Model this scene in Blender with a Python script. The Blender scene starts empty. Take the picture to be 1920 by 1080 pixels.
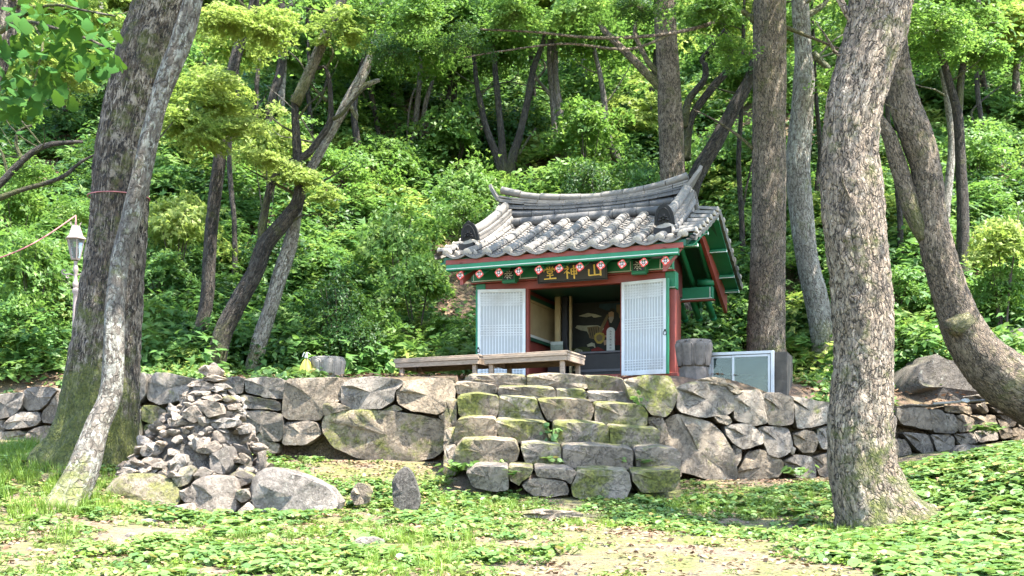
import bpy, bmesh, math, random
import numpy as np
from mathutils import Vector, Matrix, noise, Euler
R = math.radians
rnd = random.Random(7)
rng = np.random.default_rng(11)
scene = bpy.context.scene
col = scene.collection

# ------------------------------------------------------------------ camera, world, sun, exposure
EYE = 1.5; F = 2000.0; HY = 880.0
cam_d = bpy.data.cameras.new('camera'); cam = bpy.data.objects.new('camera', cam_d); col.objects.link(cam)
cam.location = (0, 0, EYE); cam.rotation_euler = (R(90), 0, 0)
cam_d.sensor_width = 36; cam_d.lens = 36 * F / 1920; cam_d.shift_y = (HY - 540) / 1920
cam_d.clip_start = .1; cam_d.clip_end = 500
scene.camera = cam

SUN_AZ, SUN_EL = R(122), R(66)          # azimuth clockwise from +Y (the view direction): behind and to the right
SUN_DIR = Vector((math.sin(SUN_AZ) * math.cos(SUN_EL), math.cos(SUN_AZ) * math.cos(SUN_EL), math.sin(SUN_EL)))
w = bpy.data.worlds.new('World'); scene.world = w; w.use_nodes = True
nt = w.node_tree; nt.nodes.clear()
sky = nt.nodes.new('ShaderNodeTexSky'); sky.sky_type = 'NISHITA'; sky.sun_disc = False
sky.sun_elevation = SUN_EL; sky.sun_rotation = SUN_AZ
bg = nt.nodes.new('ShaderNodeBackground'); bg.inputs['Strength'].default_value = .15
ow = nt.nodes.new('ShaderNodeOutputWorld')
nt.links.new(sky.outputs[0], bg.inputs[0]); nt.links.new(bg.outputs[0], ow.inputs[0])
sd = bpy.data.lights.new('sun', 'SUN'); sd.energy = 3.9; sd.angle = R(.53); sd.color = (1, .95, .86)
sun = bpy.data.objects.new('sun', sd); col.objects.link(sun); sun.location = SUN_DIR * 60
sun.rotation_euler = SUN_DIR.to_track_quat('Z', 'Y').to_euler()
scene.view_settings.view_transform = 'Standard'; scene.view_settings.look = 'None'
scene.view_settings.gamma = 1; scene.view_settings.use_curve_mapping = False
scene.view_settings.exposure = 2.72
cy = scene.cycles
cy.max_bounces = 7; cy.diffuse_bounces = 4; cy.glossy_bounces = 2; cy.transmission_bounces = 5
cy.transparent_max_bounces = 4; cy.use_denoising = True; cy.caustics_reflective = False; cy.caustics_refractive = False
cy.sample_clamp_indirect = 6

def P(px, py, Y):
    return Vector(((px - 960) / F * Y, Y, EYE + (HY - py) / F * Y))

# ------------------------------------------------------------------ helpers
def tag(o, label=None, cat=None, group=None, kind=None):
    if label: o['label'] = label
    if cat: o['category'] = cat
    if group: o['group'] = group
    if kind: o['kind'] = kind
    return o
def empty(name, loc, rz=0, label=None, cat=None, group=None):
    o = bpy.data.objects.new(name, None); o.empty_display_size = .2
    o.location = loc; o.rotation_euler = (0, 0, rz); col.objects.link(o)
    return tag(o, label, cat, group)
def mk(name, verts, faces, mats=None, parent=None, smooth=False, loc=None, mi=None):
    me = bpy.data.meshes.new(name)
    me.from_pydata([tuple(v) for v in verts], [], faces)
    if mats is not None:
        for m in (mats if isinstance(mats, (list, tuple)) else [mats]): me.materials.append(m)
    if mi is not None: me.polygons.foreach_set('material_index', mi)
    if smooth: me.polygons.foreach_set('use_smooth', [True] * len(me.polygons))
    me.update()
    return link(name, me, parent, loc)
def link(name, me, parent=None, loc=None, rot=None, scale=None):
    o = bpy.data.objects.new(name, me); col.objects.link(o)
    if loc is not None: o.location = loc
    if rot is not None: o.rotation_euler = rot
    if scale is not None: o.scale = scale
    if parent is not None: o.parent = parent
    return o
class MB:
    """collects boxes, prisms and tubes for one mesh"""
    def __init__(s): s.v = []; s.f = []; s.m = []
    def add(s, v, f, m=0):
        b = len(s.v); s.v += [tuple(x) for x in v]; s.f += [[b + i for i in q] for q in f]; s.m += [m] * len(f); return s
    def box(s, x0, x1, y0, y1, z0, z1, m=0, M=None):
        v = [Vector((x, y, z)) for z in (z0, z1) for y in (y0, y1) for x in (x0, x1)]
        if M is not None: v = [M @ p for p in v]
        return s.add(v, [(0, 2, 3, 1), (4, 5, 7, 6), (0, 1, 5, 4), (2, 6, 7, 3), (0, 4, 6, 2), (1, 3, 7, 5)], m)
    def bbox(s, x0, x1, y0, y1, z0, z1, b=.006, m=0, M=None):
        """box with a small bevel"""
        bm = bmesh.new(); bmesh.ops.create_cube(bm, size=1)
        for v in bm.verts:
            v.co = Vector(((x0 + x1) / 2 + v.co.x * (x1 - x0), (y0 + y1) / 2 + v.co.y * (y1 - y0), (z0 + z1) / 2 + v.co.z * (z1 - z0)))
        bmesh.ops.bevel(bm, geom=bm.edges[:], offset=b, segments=1, affect='EDGES')
        bm.verts.index_update()
        s.add([(M @ v.co) if M is not None else v.co for v in bm.verts], [[v.index for v in f.verts] for f in bm.faces], m); bm.free(); return s
    def tube(s, pts, rad, n=8, m=0, cap=True, half=None):
        pts = [Vector(p) for p in pts]; rad = rad if isinstance(rad, (list, tuple)) else [rad] * len(pts)
        rings = []; up = None
        for i, p in enumerate(pts):
            t = (pts[min(i + 1, len(pts) - 1)] - pts[max(i - 1, 0)]).normalized()
            if up is None: up = t.orthogonal().normalized()
            up = (up - t * up.dot(t)).normalized(); sd_ = t.cross(up)
            rings.append([p + (up * math.cos(a) + sd_ * math.sin(a)) * rad[i] for a in [2 * math.pi * k / n for k in range(n)]])
        v = [q for r in rings for q in r]; f = []
        for i in range(len(pts) - 1):
            for k in range(n): f.append((i * n + k, i * n + (k + 1) % n, (i + 1) * n + (k + 1) % n, (i + 1) * n + k))
        if cap: f.append(tuple(range(n))[::-1]); f.append(tuple((len(pts) - 1) * n + k for k in range(n)))
        return s.add(v, f, m)
    def lathe(s, prof, n=16, m=0, c=(0, 0, 0), mod=None):
        v = []; f = []
        for i, (r, z) in enumerate(prof):
            for k in range(n):
                a = 2 * math.pi * k / n; rr = r * (mod(a, z) if mod else 1)
                v.append((c[0] + rr * math.cos(a), c[1] + rr * math.sin(a), c[2] + z))
        for i in range(len(prof) - 1):
            for k in range(n): f.append((i * n + k, i * n + (k + 1) % n, (i + 1) * n + (k + 1) % n, (i + 1) * n + k))
        f.append(tuple(range(n))[::-1]); f.append(tuple((len(prof) - 1) * n + k for k in range(n)))
        return s.add(v, f, m)
    def build(s, name, mats, parent=None, smooth=False, loc=None):
        return mk(name, s.v, s.f, mats, parent, smooth, loc, s.m)

# ------------------------------------------------------------------ materials
def newmat(name):
    m = bpy.data.materials.new(name); m.use_nodes = True; t = m.node_tree
    b = t.nodes['Principled BSDF']; return m, t, b
class G:
    def __init__(s, t): s.t = t
    def n(s, typ, **kw):
        nd = s.t.nodes.new(typ)
        for k, v in kw.items(): setattr(nd, k, v)
        return nd
    def l(s, a, b): s.t.links.new(a, b)
    def val(s, x, sock):
        if hasattr(x, 'is_output') or hasattr(x, 'links'): s.l(x, sock)
        else: sock.default_value = x
    def noise(s, vec, scale, detail=6, rough=.6, dist=0):
        nd = s.n('ShaderNodeTexNoise'); nd.inputs['Scale'].default_value = scale; nd.inputs['Detail'].default_value = detail
        nd.inputs['Roughness'].default_value = rough; nd.inputs['Distortion'].default_value = dist
        if vec is not None: s.l(vec, nd.inputs['Vector'])
        return nd.outputs['Fac']
    def vor(s, vec, scale, feature='F1', rand=1):
        nd = s.n('ShaderNodeTexVoronoi'); nd.feature = feature; nd.inputs['Scale'].default_value = scale; nd.inputs['Randomness'].default_value = rand
        if vec is not None: s.l(vec, nd.inputs['Vector'])
        return nd.outputs[0]
    def ramp(s, fac, a, b, lo=0., hi=1.):
        nd = s.n('ShaderNodeMapRange'); nd.clamp = True
        s.l(fac, nd.inputs[0]); nd.inputs[1].default_value = a; nd.inputs[2].default_value = b; nd.inputs[3].default_value = lo; nd.inputs[4].default_value = hi
        return nd.outputs[0]
    def mix(s, fac, a, b, mode='MIX'):
        nd = s.n('ShaderNodeMix'); nd.data_type = 'RGBA'; nd.blend_type = mode
        s.val(fac, nd.inputs[0])
        for x, i in ((a, 6), (b, 7)):
            if isinstance(x, (tuple, list)): nd.inputs[i].default_value = (*x, 1)[:4]
            else: s.l(x, nd.inputs[i])
        return nd.outputs[2]
    def math(s, op, a, b=0.):
        nd = s.n('ShaderNodeMath'); nd.operation = op; s.val(a, nd.inputs[0]); s.val(b, nd.inputs[1]); return nd.outputs[0]
    def stretch(s, vec, sc):
        nd = s.n('ShaderNodeMapping'); nd.inputs['Scale'].default_value = sc; s.l(vec, nd.inputs[0]); return nd.outputs[0]
    def pos(s): return s.n('ShaderNodeNewGeometry').outputs['Position']
    def obj(s): return s.n('ShaderNodeTexCoord').outputs['Object']
    def bump(s, h, strength, dist, bsdf):
        nd = s.n('ShaderNodeBump'); nd.inputs['Strength'].default_value = strength; nd.inputs['Distance'].default_value = dist
        s.l(h, nd.inputs['Height']); s.l(nd.outputs[0], bsdf.inputs['Normal'])
def flat(name, c, rough=.6, var=.15, scale=8, bump=.15, metal=0, dirt=None, grain=None):
    m, t, b = newmat(name); g = G(t); p = g.obj()
    if grain: p = g.stretch(p, grain)
    nz = g.noise(p, scale, 6, .65)
    a = tuple(x * (1 - var) for x in c); bb = tuple(min(1, x * (1 + var)) for x in c)
    cc = g.mix(g.ramp(nz, .3, .7), a, bb)
    if dirt:
        cc = g.mix(g.ramp(g.noise(g.obj(), scale * .35, 8, .7), .5, .75, 0, dirt[1]), cc, dirt[0])
    g.l(cc, b.inputs['Base Color']); b.inputs['Roughness'].default_value = rough; b.inputs['Metallic'].default_value = metal
    if bump: g.bump(g.noise(p, scale * 4, 5, .7), bump, .01, b)
    return m

def stone_mat(name, dark=(.078, .060, .043), light=(.35, .28, .205), mossk=1.0, scale=1.0):
    m, t, b = newmat(name); g = G(t); p = g.pos()
    oi = g.n('ShaderNodeObjectInfo').outputs['Random']
    big = g.noise(p, 2.3 * scale, 5, .6, .4); mid = g.noise(p, 11 * scale, 8, .7); fine = g.noise(p, 70 * scale, 4, .7)
    k = g.math('ADD', g.math('MULTIPLY', big, .5), g.math('MULTIPLY', mid, .5))
    c = g.mix(g.ramp(k, .38, .60), dark, light)
    c = g.mix(g.ramp(g.noise(p, 1.3, 6, .7, .6), .5, .62, 0, .6), c, dark)
    crk = g.ramp(g.math('ABSOLUTE', g.math('SUBTRACT', g.noise(p, 4.5 * scale, 6, .75, .8), .5)), 0, .012, .55, 0); c = g.mix(crk, c, (.03, .026, .022))
    c = g.mix(g.ramp(oi, 0, 1, 0, .45), c, g.mix(.5, c, (.30, .25, .20)))
    hs = g.n('ShaderNodeHueSaturation'); g.l(g.ramp(g.math('FRACT', g.math('MULTIPLY', oi, 7.3)), 0, 1, .72, 1.28), hs.inputs['Value']); g.l(g.ramp(g.math('FRACT', g.math('MULTIPLY', oi, 13.7)), 0, 1, .8, 1.35), hs.inputs['Saturation']); g.l(c, hs.inputs['Color']); c = hs.outputs[0]
    c = g.mix(g.ramp(fine, .35, .7, .0, .5), c, g.mix(.55, c, (.42, .38, .33)))
    spk = g.ramp(g.vor(p, 55 * scale), .0, .22, .55, 0)
    c = g.mix(spk, c, (.06, .055, .05))
    lich = g.math('MULTIPLY', g.ramp(g.noise(p, 7, 8, .8, .5), .58, .66), .5)
    c = g.mix(lich, c, (.42, .42, .35))
    at = g.n('ShaderNodeAttribute'); at.attribute_type = 'OBJECT'; at.attribute_name = 'moss'
    nz = g.n('ShaderNodeSeparateXYZ'); g.l(g.n('ShaderNodeNewGeometry').outputs['Normal'], nz.inputs[0])
    mk_ = g.math('ADD', g.noise(p, 3.1, 7, .75, .3), g.math('MULTIPLY', nz.outputs[2], .05))
    mk_ = g.math('ADD', mk_, g.math('MULTIPLY', at.outputs['Fac'], .26))
    ms = g.ramp(mk_, .62, .76, 0, .9 * mossk)
    mc = g.mix(g.ramp(g.noise(p, 30, 4, .7), .35, .65), (.06, .075, .012), (.22, .225, .035))
    c = g.mix(ms, c, mc)
    g.l(c, b.inputs['Base Color']); b.inputs['Roughness'].default_value = .9
    h = g.math('ADD', g.math('MULTIPLY', mid, 1.0), g.math('MULTIPLY', fine, .35))
    h = g.math('ADD', h, g.math('MULTIPLY', g.vor(p, 9 * scale, 'DISTANCE_TO_EDGE'), .15))
    h = g.math('ADD', h, g.math('MULTIPLY', g.noise(p, 130, 3, .7), .18)); h = g.math('ADD', h, g.math('MULTIPLY', crk, -1.2))
    g.bump(h, 1, .05, b)
    return m

def bark_mat(name, dark, light, patch=(.38, .36, .32), patchk=.5, su=26, sv=5, moss=.5, ridge=1.0, mossbase=1.2, ck=1.0, lowk=.30):
    m, t, b = newmat(name); g = G(t)
    at = g.n('ShaderNodeAttribute'); at.attribute_name = 'bk'; v = at.outputs['Vector']
    ds = g.n('ShaderNodeTexNoise'); ds.inputs['Scale'].default_value = 9; ds.inputs['Detail'].default_value = 4; g.l(v, ds.inputs['Vector'])
    va = g.n('ShaderNodeVectorMath'); va.operation = 'MULTIPLY_ADD'; g.l(ds.outputs['Color'], va.inputs[0]); va.inputs[1].default_value = (.09, .09, .14); g.l(v, va.inputs[2]); vd = va.outputs[0]
    n1 = g.noise(g.stretch(vd, (su, su, sv)), 1, 8, .72, .8); n0 = g.noise(g.stretch(vd, (su * .55, su * .55, sv * .3)), 1, 6, .7, .5)
    e = g.vor(g.stretch(vd, (su * 1.1, su * 1.1, sv * 1.5)), 1, 'DISTANCE_TO_EDGE')
    fis = g.ramp(g.math('ABSOLUTE', g.math('SUBTRACT', n0, .5)), 0, .07)
    crack = g.math('MULTIPLY', g.math('MAXIMUM', g.ramp(e, 0, .16), g.ramp(n1, .45, .62)), g.math('ADD', g.math('MULTIPLY', fis, .55), .45))
    crack = g.math('ADD', g.math('MULTIPLY', crack, ck), 1 - ck)
    c = g.mix(g.ramp(g.math('MULTIPLY', g.math('ADD', n1, .25), crack), .22, .60), dark, light)
    big = g.noise(v, 2.2, 6, .7, .5)
    flk = g.math('MULTIPLY', g.ramp(g.noise(g.stretch(v, (su * 2.2, su * 2.2, sv * 1.6)), 1, 3, .6), .57, .63, 0, min(1, patchk * 1.1)), g.ramp(big, .35, .6, .35, 1))
    c = g.mix(flk, c, patch)
    pt = g.math('MULTIPLY', g.ramp(g.noise(g.stretch(v, (14, 14, 8)), 1, 8, .8, .4), .50, .56), g.ramp(big, .40, .60, .1, 1))
    c = g.mix(g.math('MULTIPLY', pt, patchk), c, patch)
    sx = g.n('ShaderNodeSeparateXYZ'); g.l(v, sx.inputs[0])
    nb = g.noise(v, 3.4, 7, .75, .4)
    side = g.math('ADD', g.math('MULTIPLY', sx.outputs[0], .35), nb)
    low = g.ramp(sx.outputs[2], 0, mossbase, lowk, 0)
    ms = g.ramp(g.math('ADD', side, low), .60, .74, 0, moss)
    mc = g.mix(g.ramp(g.noise(v, 40, 4, .7), .35, .65), (.05, .07, .012), (.18, .20, .03))
    c = g.mix(ms, c, mc)
    g.l(c, b.inputs['Base Color']); b.inputs['Roughness'].default_value = .95
    h = g.math('ADD', g.math('MULTIPLY', crack, .8), g.math('MULTIPLY', n1, .9))
    g.bump(h, .9, .03 * ridge, b)
    return m

def leaf_mat(name, dark, light, trans=.45, island=True, bright=(.3, .36, .05), bk=.25, gloss=.4, sc=.9, old=0.):
    m, t, b = newmat(name); g = G(t)
    geo = g.n('ShaderNodeNewGeometry'); p = geo.outputs['Position']; ri = geo.outputs['Random Per Island']
    big = g.noise(p, sc, 3, .6)
    k = g.math('ADD', g.math('MULTIPLY', ri, .45), g.math('MULTIPLY', g.ramp(big, .3, .7), .55))
    c = g.mix(k, dark, light)
    c = g.mix(g.ramp(g.noise(p, sc * 2.3, 3, .6), .5, .75, 0, bk * 2), c, bright)
    if old: c = g.mix(g.ramp(ri, 1 - old, 1 - old + .01), c, (.30, .24, .09))
    g.l(c, b.inputs['Base Color']); b.inputs['Roughness'].default_value = gloss + .1
    b.inputs['Specular IOR Level'].default_value = .35
    tr = g.n('ShaderNodeBsdfTranslucent'); g.l(g.mix(.5, c, (.55, .75, .06), 'MULTIPLY') if False else g.mix(.3, c, (.20, .32, .04)), tr.inputs['Color'])
    mx = g.n('ShaderNodeMixShader'); mx.inputs[0].default_value = trans
    g.l(b.outputs[0], mx.inputs[1]); g.l(tr.outputs[0], mx.inputs[2])
    g.l(mx.outputs[0], t.nodes['Material Output'].inputs['Surface'])
    return m

M_stone = stone_mat('wall stone'); M_step = stone_mat('step stone', (.09, .070, .050), (.38, .30, .22), 1.0)
M_cairn = stone_mat('cairn stone', (.11, .088, .070), (.44, .365, .30), .8, 1.6)
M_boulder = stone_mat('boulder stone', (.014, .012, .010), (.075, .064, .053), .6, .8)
M_leafbg = leaf_mat('undergrowth leaf', (.03, .10, .026), (.15, .30, .065), .5, bright=(.33, .42, .10))
M_leafY = leaf_mat('maple leaf light', (.18, .27, .05), (.40, .47, .12), .55, bright=(.50, .53, .16))
M_leafG = leaf_mat('maple leaf green', (.05, .135, .028), (.18, .32, .065), .52, bright=(.36, .43, .10))
M_leafD = leaf_mat('broad leaf dark', (.012, .05, .012), (.04, .11, .02), .4, bk=.05)
M_leafB = leaf_mat('big near leaf', (.008, .045, .006), (.035, .12, .012), .3, bk=.03, gloss=.85)
M_cover = leaf_mat('ground cover leaf', (.045, .12, .032), (.19, .30, .085), .35, bright=(.36, .42, .12), old=.06, sc=1.4, gloss=.35)
M_small = leaf_mat('small weed leaf', (.10, .15, .035), (.25, .31, .09), .3, bright=(.38, .40, .15), sc=1.6)
M_grass = leaf_mat('grass blade', (.07, .14, .015), (.20, .30, .04), .35, sc=1.6)
M_dry = flat('dry leaf', (.22, .13, .075), .8, .6, 3, 0)
M_twig = flat('twig', (.06, .045, .035), .9, .3, 8, .2)
BK = {
 'oak': bark_mat('bark furrowed oak', (.014, .011, .009), (.11, .078, .053), (.50, .42, .33), .95, 34, 5, .85, 1.9, 1.4, 1.0, .36),
 'grey': bark_mat('bark smooth grey lichen', (.035, .029, .022), (.12, .10, .08), (.33, .33, .28), .8, 16, 7, .6, .9, .8, .75),
 'elm': bark_mat('bark plated pale', (.032, .023, .016), (.35, .265, .19), (.50, .42, .33), .85, 30, 8.5, .85, 1.7, 1.2, 1.0, .13),
 'pine': bark_mat('bark brown grey', (.036, .027, .019), (.21, .155, .107), (.40, .32, .24), .7, 30, 8, .5, 1.4, 1.0),
 'dark': bark_mat('bark dark', (.010, .008, .006), (.048, .036, .026), (.20, .18, .15), .3, 24, 5, .35, 1.0),
 'pale': bark_mat('bark pale lichen', (.07, .058, .045), (.24, .21, .175), (.42, .41, .35), .8, 20, 7, .45, 1.0, 1.0, .85),
 'mid': bark_mat('bark grey brown', (.05, .042, .034), (.19, .155, .12), (.34, .31, .27), .4, 24, 6, .45, 1.0),
}

# ------------------------------------------------------------------ terrain
def tps_fit(pts):
    A = np.array(pts, float); n = len(A); xy = A[:, :2]
    d = np.linalg.norm(xy[:, None] - xy[None], axis=2); K = np.where(d > 0, d * d * np.log(np.maximum(d, 1e-9)), 0) + np.eye(n) * .08
    Q = np.c_[np.ones(n), xy]; L = np.block([[K, Q], [Q.T, np.zeros((3, 3))]])
    s = np.linalg.solve(L, np.r_[A[:, 2], 0, 0, 0]); return xy, s
def tps_eval(fit, X, Y):
    xy, s = fit; d = np.hypot(X[:, None] - xy[None, :, 0], Y[:, None] - xy[None, :, 1])
    K = np.where(d > 0, d * d * np.log(np.maximum(d, 1e-9)), 0)
    return K @ s[:-3] + s[-3] + s[-2] * X + s[-1] * Y
_c = [(-300, 1085, 5.8), (300, 1085, 6), (960, 1085, 6), (1500, 1082, 6), (2200, 1075, 6), (120, 955, 9.1), (190, 872, 11), (20, 832, 13.6), (-200, 835, 13.5),
      (-150, 950, 9), (290, 880, 11.6), (400, 966, 9.9), (620, 962, 10), (680, 870, 12.7), (560, 864, 13), (830, 880, 12.3), (870, 930, 11.3), (1180, 944, 11.1),
      (1380, 905, 12.5), (1550, 900, 12.9), (1650, 990, 9.4), (1750, 872, 13), (1850, 835, 14.8), (1930, 838, 12), (1930, 900, 9.8), (2200, 830, 12), (2300, 780, 15), (1650, 880, 13),
      (760, 955, 10.3), (960, 1000, 8.3), (1300, 1010, 8), (450, 1010, 8)]
_cp = []
for a in _c:
    v = P(*a); _cp.append((v.x, v.y, v.z))
_cp += [(-9, 1, .62), (0, 0, .62), (9, 1, .66), (0, -3, .55)]
_fit = tps_fit(_cp)
def ground_z(X, Y):
    X = np.atleast_1d(np.asarray(X, float)); Y = np.atleast_1d(np.asarray(Y, float))
    Xc = np.clip(X, -9, 9); Yc = np.clip(Y, -3, 15)
    z = tps_eval(_fit, Xc, Yc) + np.clip(np.abs(X) - 9, 0, 40) * .03
    return np.clip(z, .3, 2.25)
WX = [-12, -8.2, -6.96, -2.84, -.72, -.70, 1.88, 1.90, 3.93, 5.33, 7.47, 9.9, 16]
WY = [15.6, 14.8, 14.5, 13.2, 12.75, 13.25, 13.25, 12.65, 13.2, 14.6, 15.4, 16, 17.5]
WZ = [2.4, 2.45, 2.5, 2.66, 2.6, 2.64, 2.62, 2.52, 2.28, 2.28, 2.3, 2.3, 2.3]
def terr_z(X, Y):
    X = np.atleast_1d(np.asarray(X, float)); Y = np.atleast_1d(np.asarray(Y, float))
    ye = np.interp(X, WX, WY) + .25; ze = np.interp(X, WX, WZ) - .06
    t = np.clip((Y - ye) / 1.0, 0, 1); t = t * t * (3 - 2 * t)
    far = np.interp(X, [-8, -5, 3, 5, 9], [2.7, 2.74, 2.72, 2.6, 2.7])
    yh = np.interp(X, [-14, -7, -4, -2, 4.2, 6.5, 12], [15.2, 15.9, 16.6, 18.1, 18.6, 16.6, 16.8])
    d = Y - yh; sp = np.where(d > 6, d, np.log1p(np.exp(np.clip(d * 1.6, -30, 30))) / 1.6)
    z = ze * (1 - t) + far * t + .70 * sp
    nz = np.array([noise.noise(Vector((x * .22, y * .22, 3))) * .9 + noise.noise(Vector((x * .8, y * .8, 9))) * .22 for x, y in zip(X, Y)])
    return z + nz * np.clip(d / 3, 0, 1)
def any_z(x, y):
    ye = np.interp(x, WX, WY) + .2
    return float(terr_z(x, y)[0] if y > ye else ground_z(x, y)[0])
def hit(px, py, y0=16.0):
    Y = np.arange(y0, 70, .1); X = (px - 960) / F * Y; Zr = EYE + (HY - py) / F * Y
    z = terr_z(X, Y); k = np.argmax(z >= Zr); return float(Y[k])

def soil_mat(name, a, b_, c_, green):
    m, t, b = newmat(name); g = G(t); p = g.pos()
    n = g.noise(p, 1.6, 8, .7, .3); n2 = g.noise(p, 24, 6, .75)
    c = g.mix(g.ramp(n2, .3, .7), a, b_); c = g.mix(g.ramp(g.vor(p, 34), .1, .5, .7, 0), c, c_)
    c = g.mix(g.ramp(n, .40, .58, 0, green), c, g.mix(g.ramp(n2, .4, .6), (.07, .085, .02), (.17, .18, .04)))
    g.l(c, b.inputs['Base Color']); b.inputs['Roughness'].default_value = 1
    g.bump(g.math('ADD', n2, g.math('MULTIPLY', g.vor(p, 40), .6)), 1, .03, b); return m
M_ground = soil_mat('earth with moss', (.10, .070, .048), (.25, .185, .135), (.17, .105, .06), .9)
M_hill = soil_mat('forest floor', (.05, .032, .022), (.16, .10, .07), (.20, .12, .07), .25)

def grid(name, xs, ys, zf, mat, skirt=None):
    X, Y = np.meshgrid(xs, ys); v = np.c_[X.ravel(), Y.ravel(), zf(X.ravel(), Y.ravel())]
    nx, ny = len(xs), len(ys)
    f = [(j * nx + i, j * nx + i + 1, (j + 1) * nx + i + 1, (j + 1) * nx + i) for j in range(ny - 1) for i in range(nx - 1)]
    return mk(name, v, f, mat, None, True)
def gz_detail(X, Y):
    z = ground_z(X, Y)
    return z + np.array([noise.noise(Vector((x * 1.3, y * 1.3, 0))) * .03 + noise.noise(Vector((x * 5, y * 5, 2))) * .012 if abs(x) < 12 else 0 for x, y in zip(X, Y)])
xs = np.r_[np.array([-90, -60, -35, -20]), np.arange(-12, 12.01, .12), np.array([20, 35, 60, 90])]
ys = np.r_[np.array([-80, -40, -15, -5]), np.arange(-2, 3.9, .6), np.arange(4, 16.5, .1), [20, 30]]
tag(grid('ground', xs, ys, gz_detail, M_ground), kind='structure')
# terrace and hillside: one sheet starting behind the retaining walls, with the earth bank under it
xs = np.unique(np.r_[np.array([-120, -80, -50]), np.arange(-32, 32.01, .35), np.arange(-12, 12, .2), [-.72, -.70, 1.88, 1.90], np.array([50, 80, 120])])
ts = np.r_[np.arange(0, 5, .2), np.arange(5, 30, .45), np.array([32, 36, 42, 50, 65, 90])]
ye = np.interp(xs, WX, WY) + .25
V = []; Fc = []; nx = len(xs)
zr = terr_z(xs, ye)
for i, x in enumerate(xs): V.append((x, ye[i] - .03, .4))
for t_ in ts:
    z = terr_z(xs, ye + t_)
    for i, x in enumerate(xs): V.append((x, ye[i] + t_, z[i]))
for j in range(len(ts)):
    for i in range(nx - 1): Fc.append((j * nx + i, j * nx + i + 1, (j + 1) * nx + i + 1, (j + 1) * nx + i))
tag(mk('hillside', V, Fc, M_hill, None, True), kind='structure')

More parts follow.
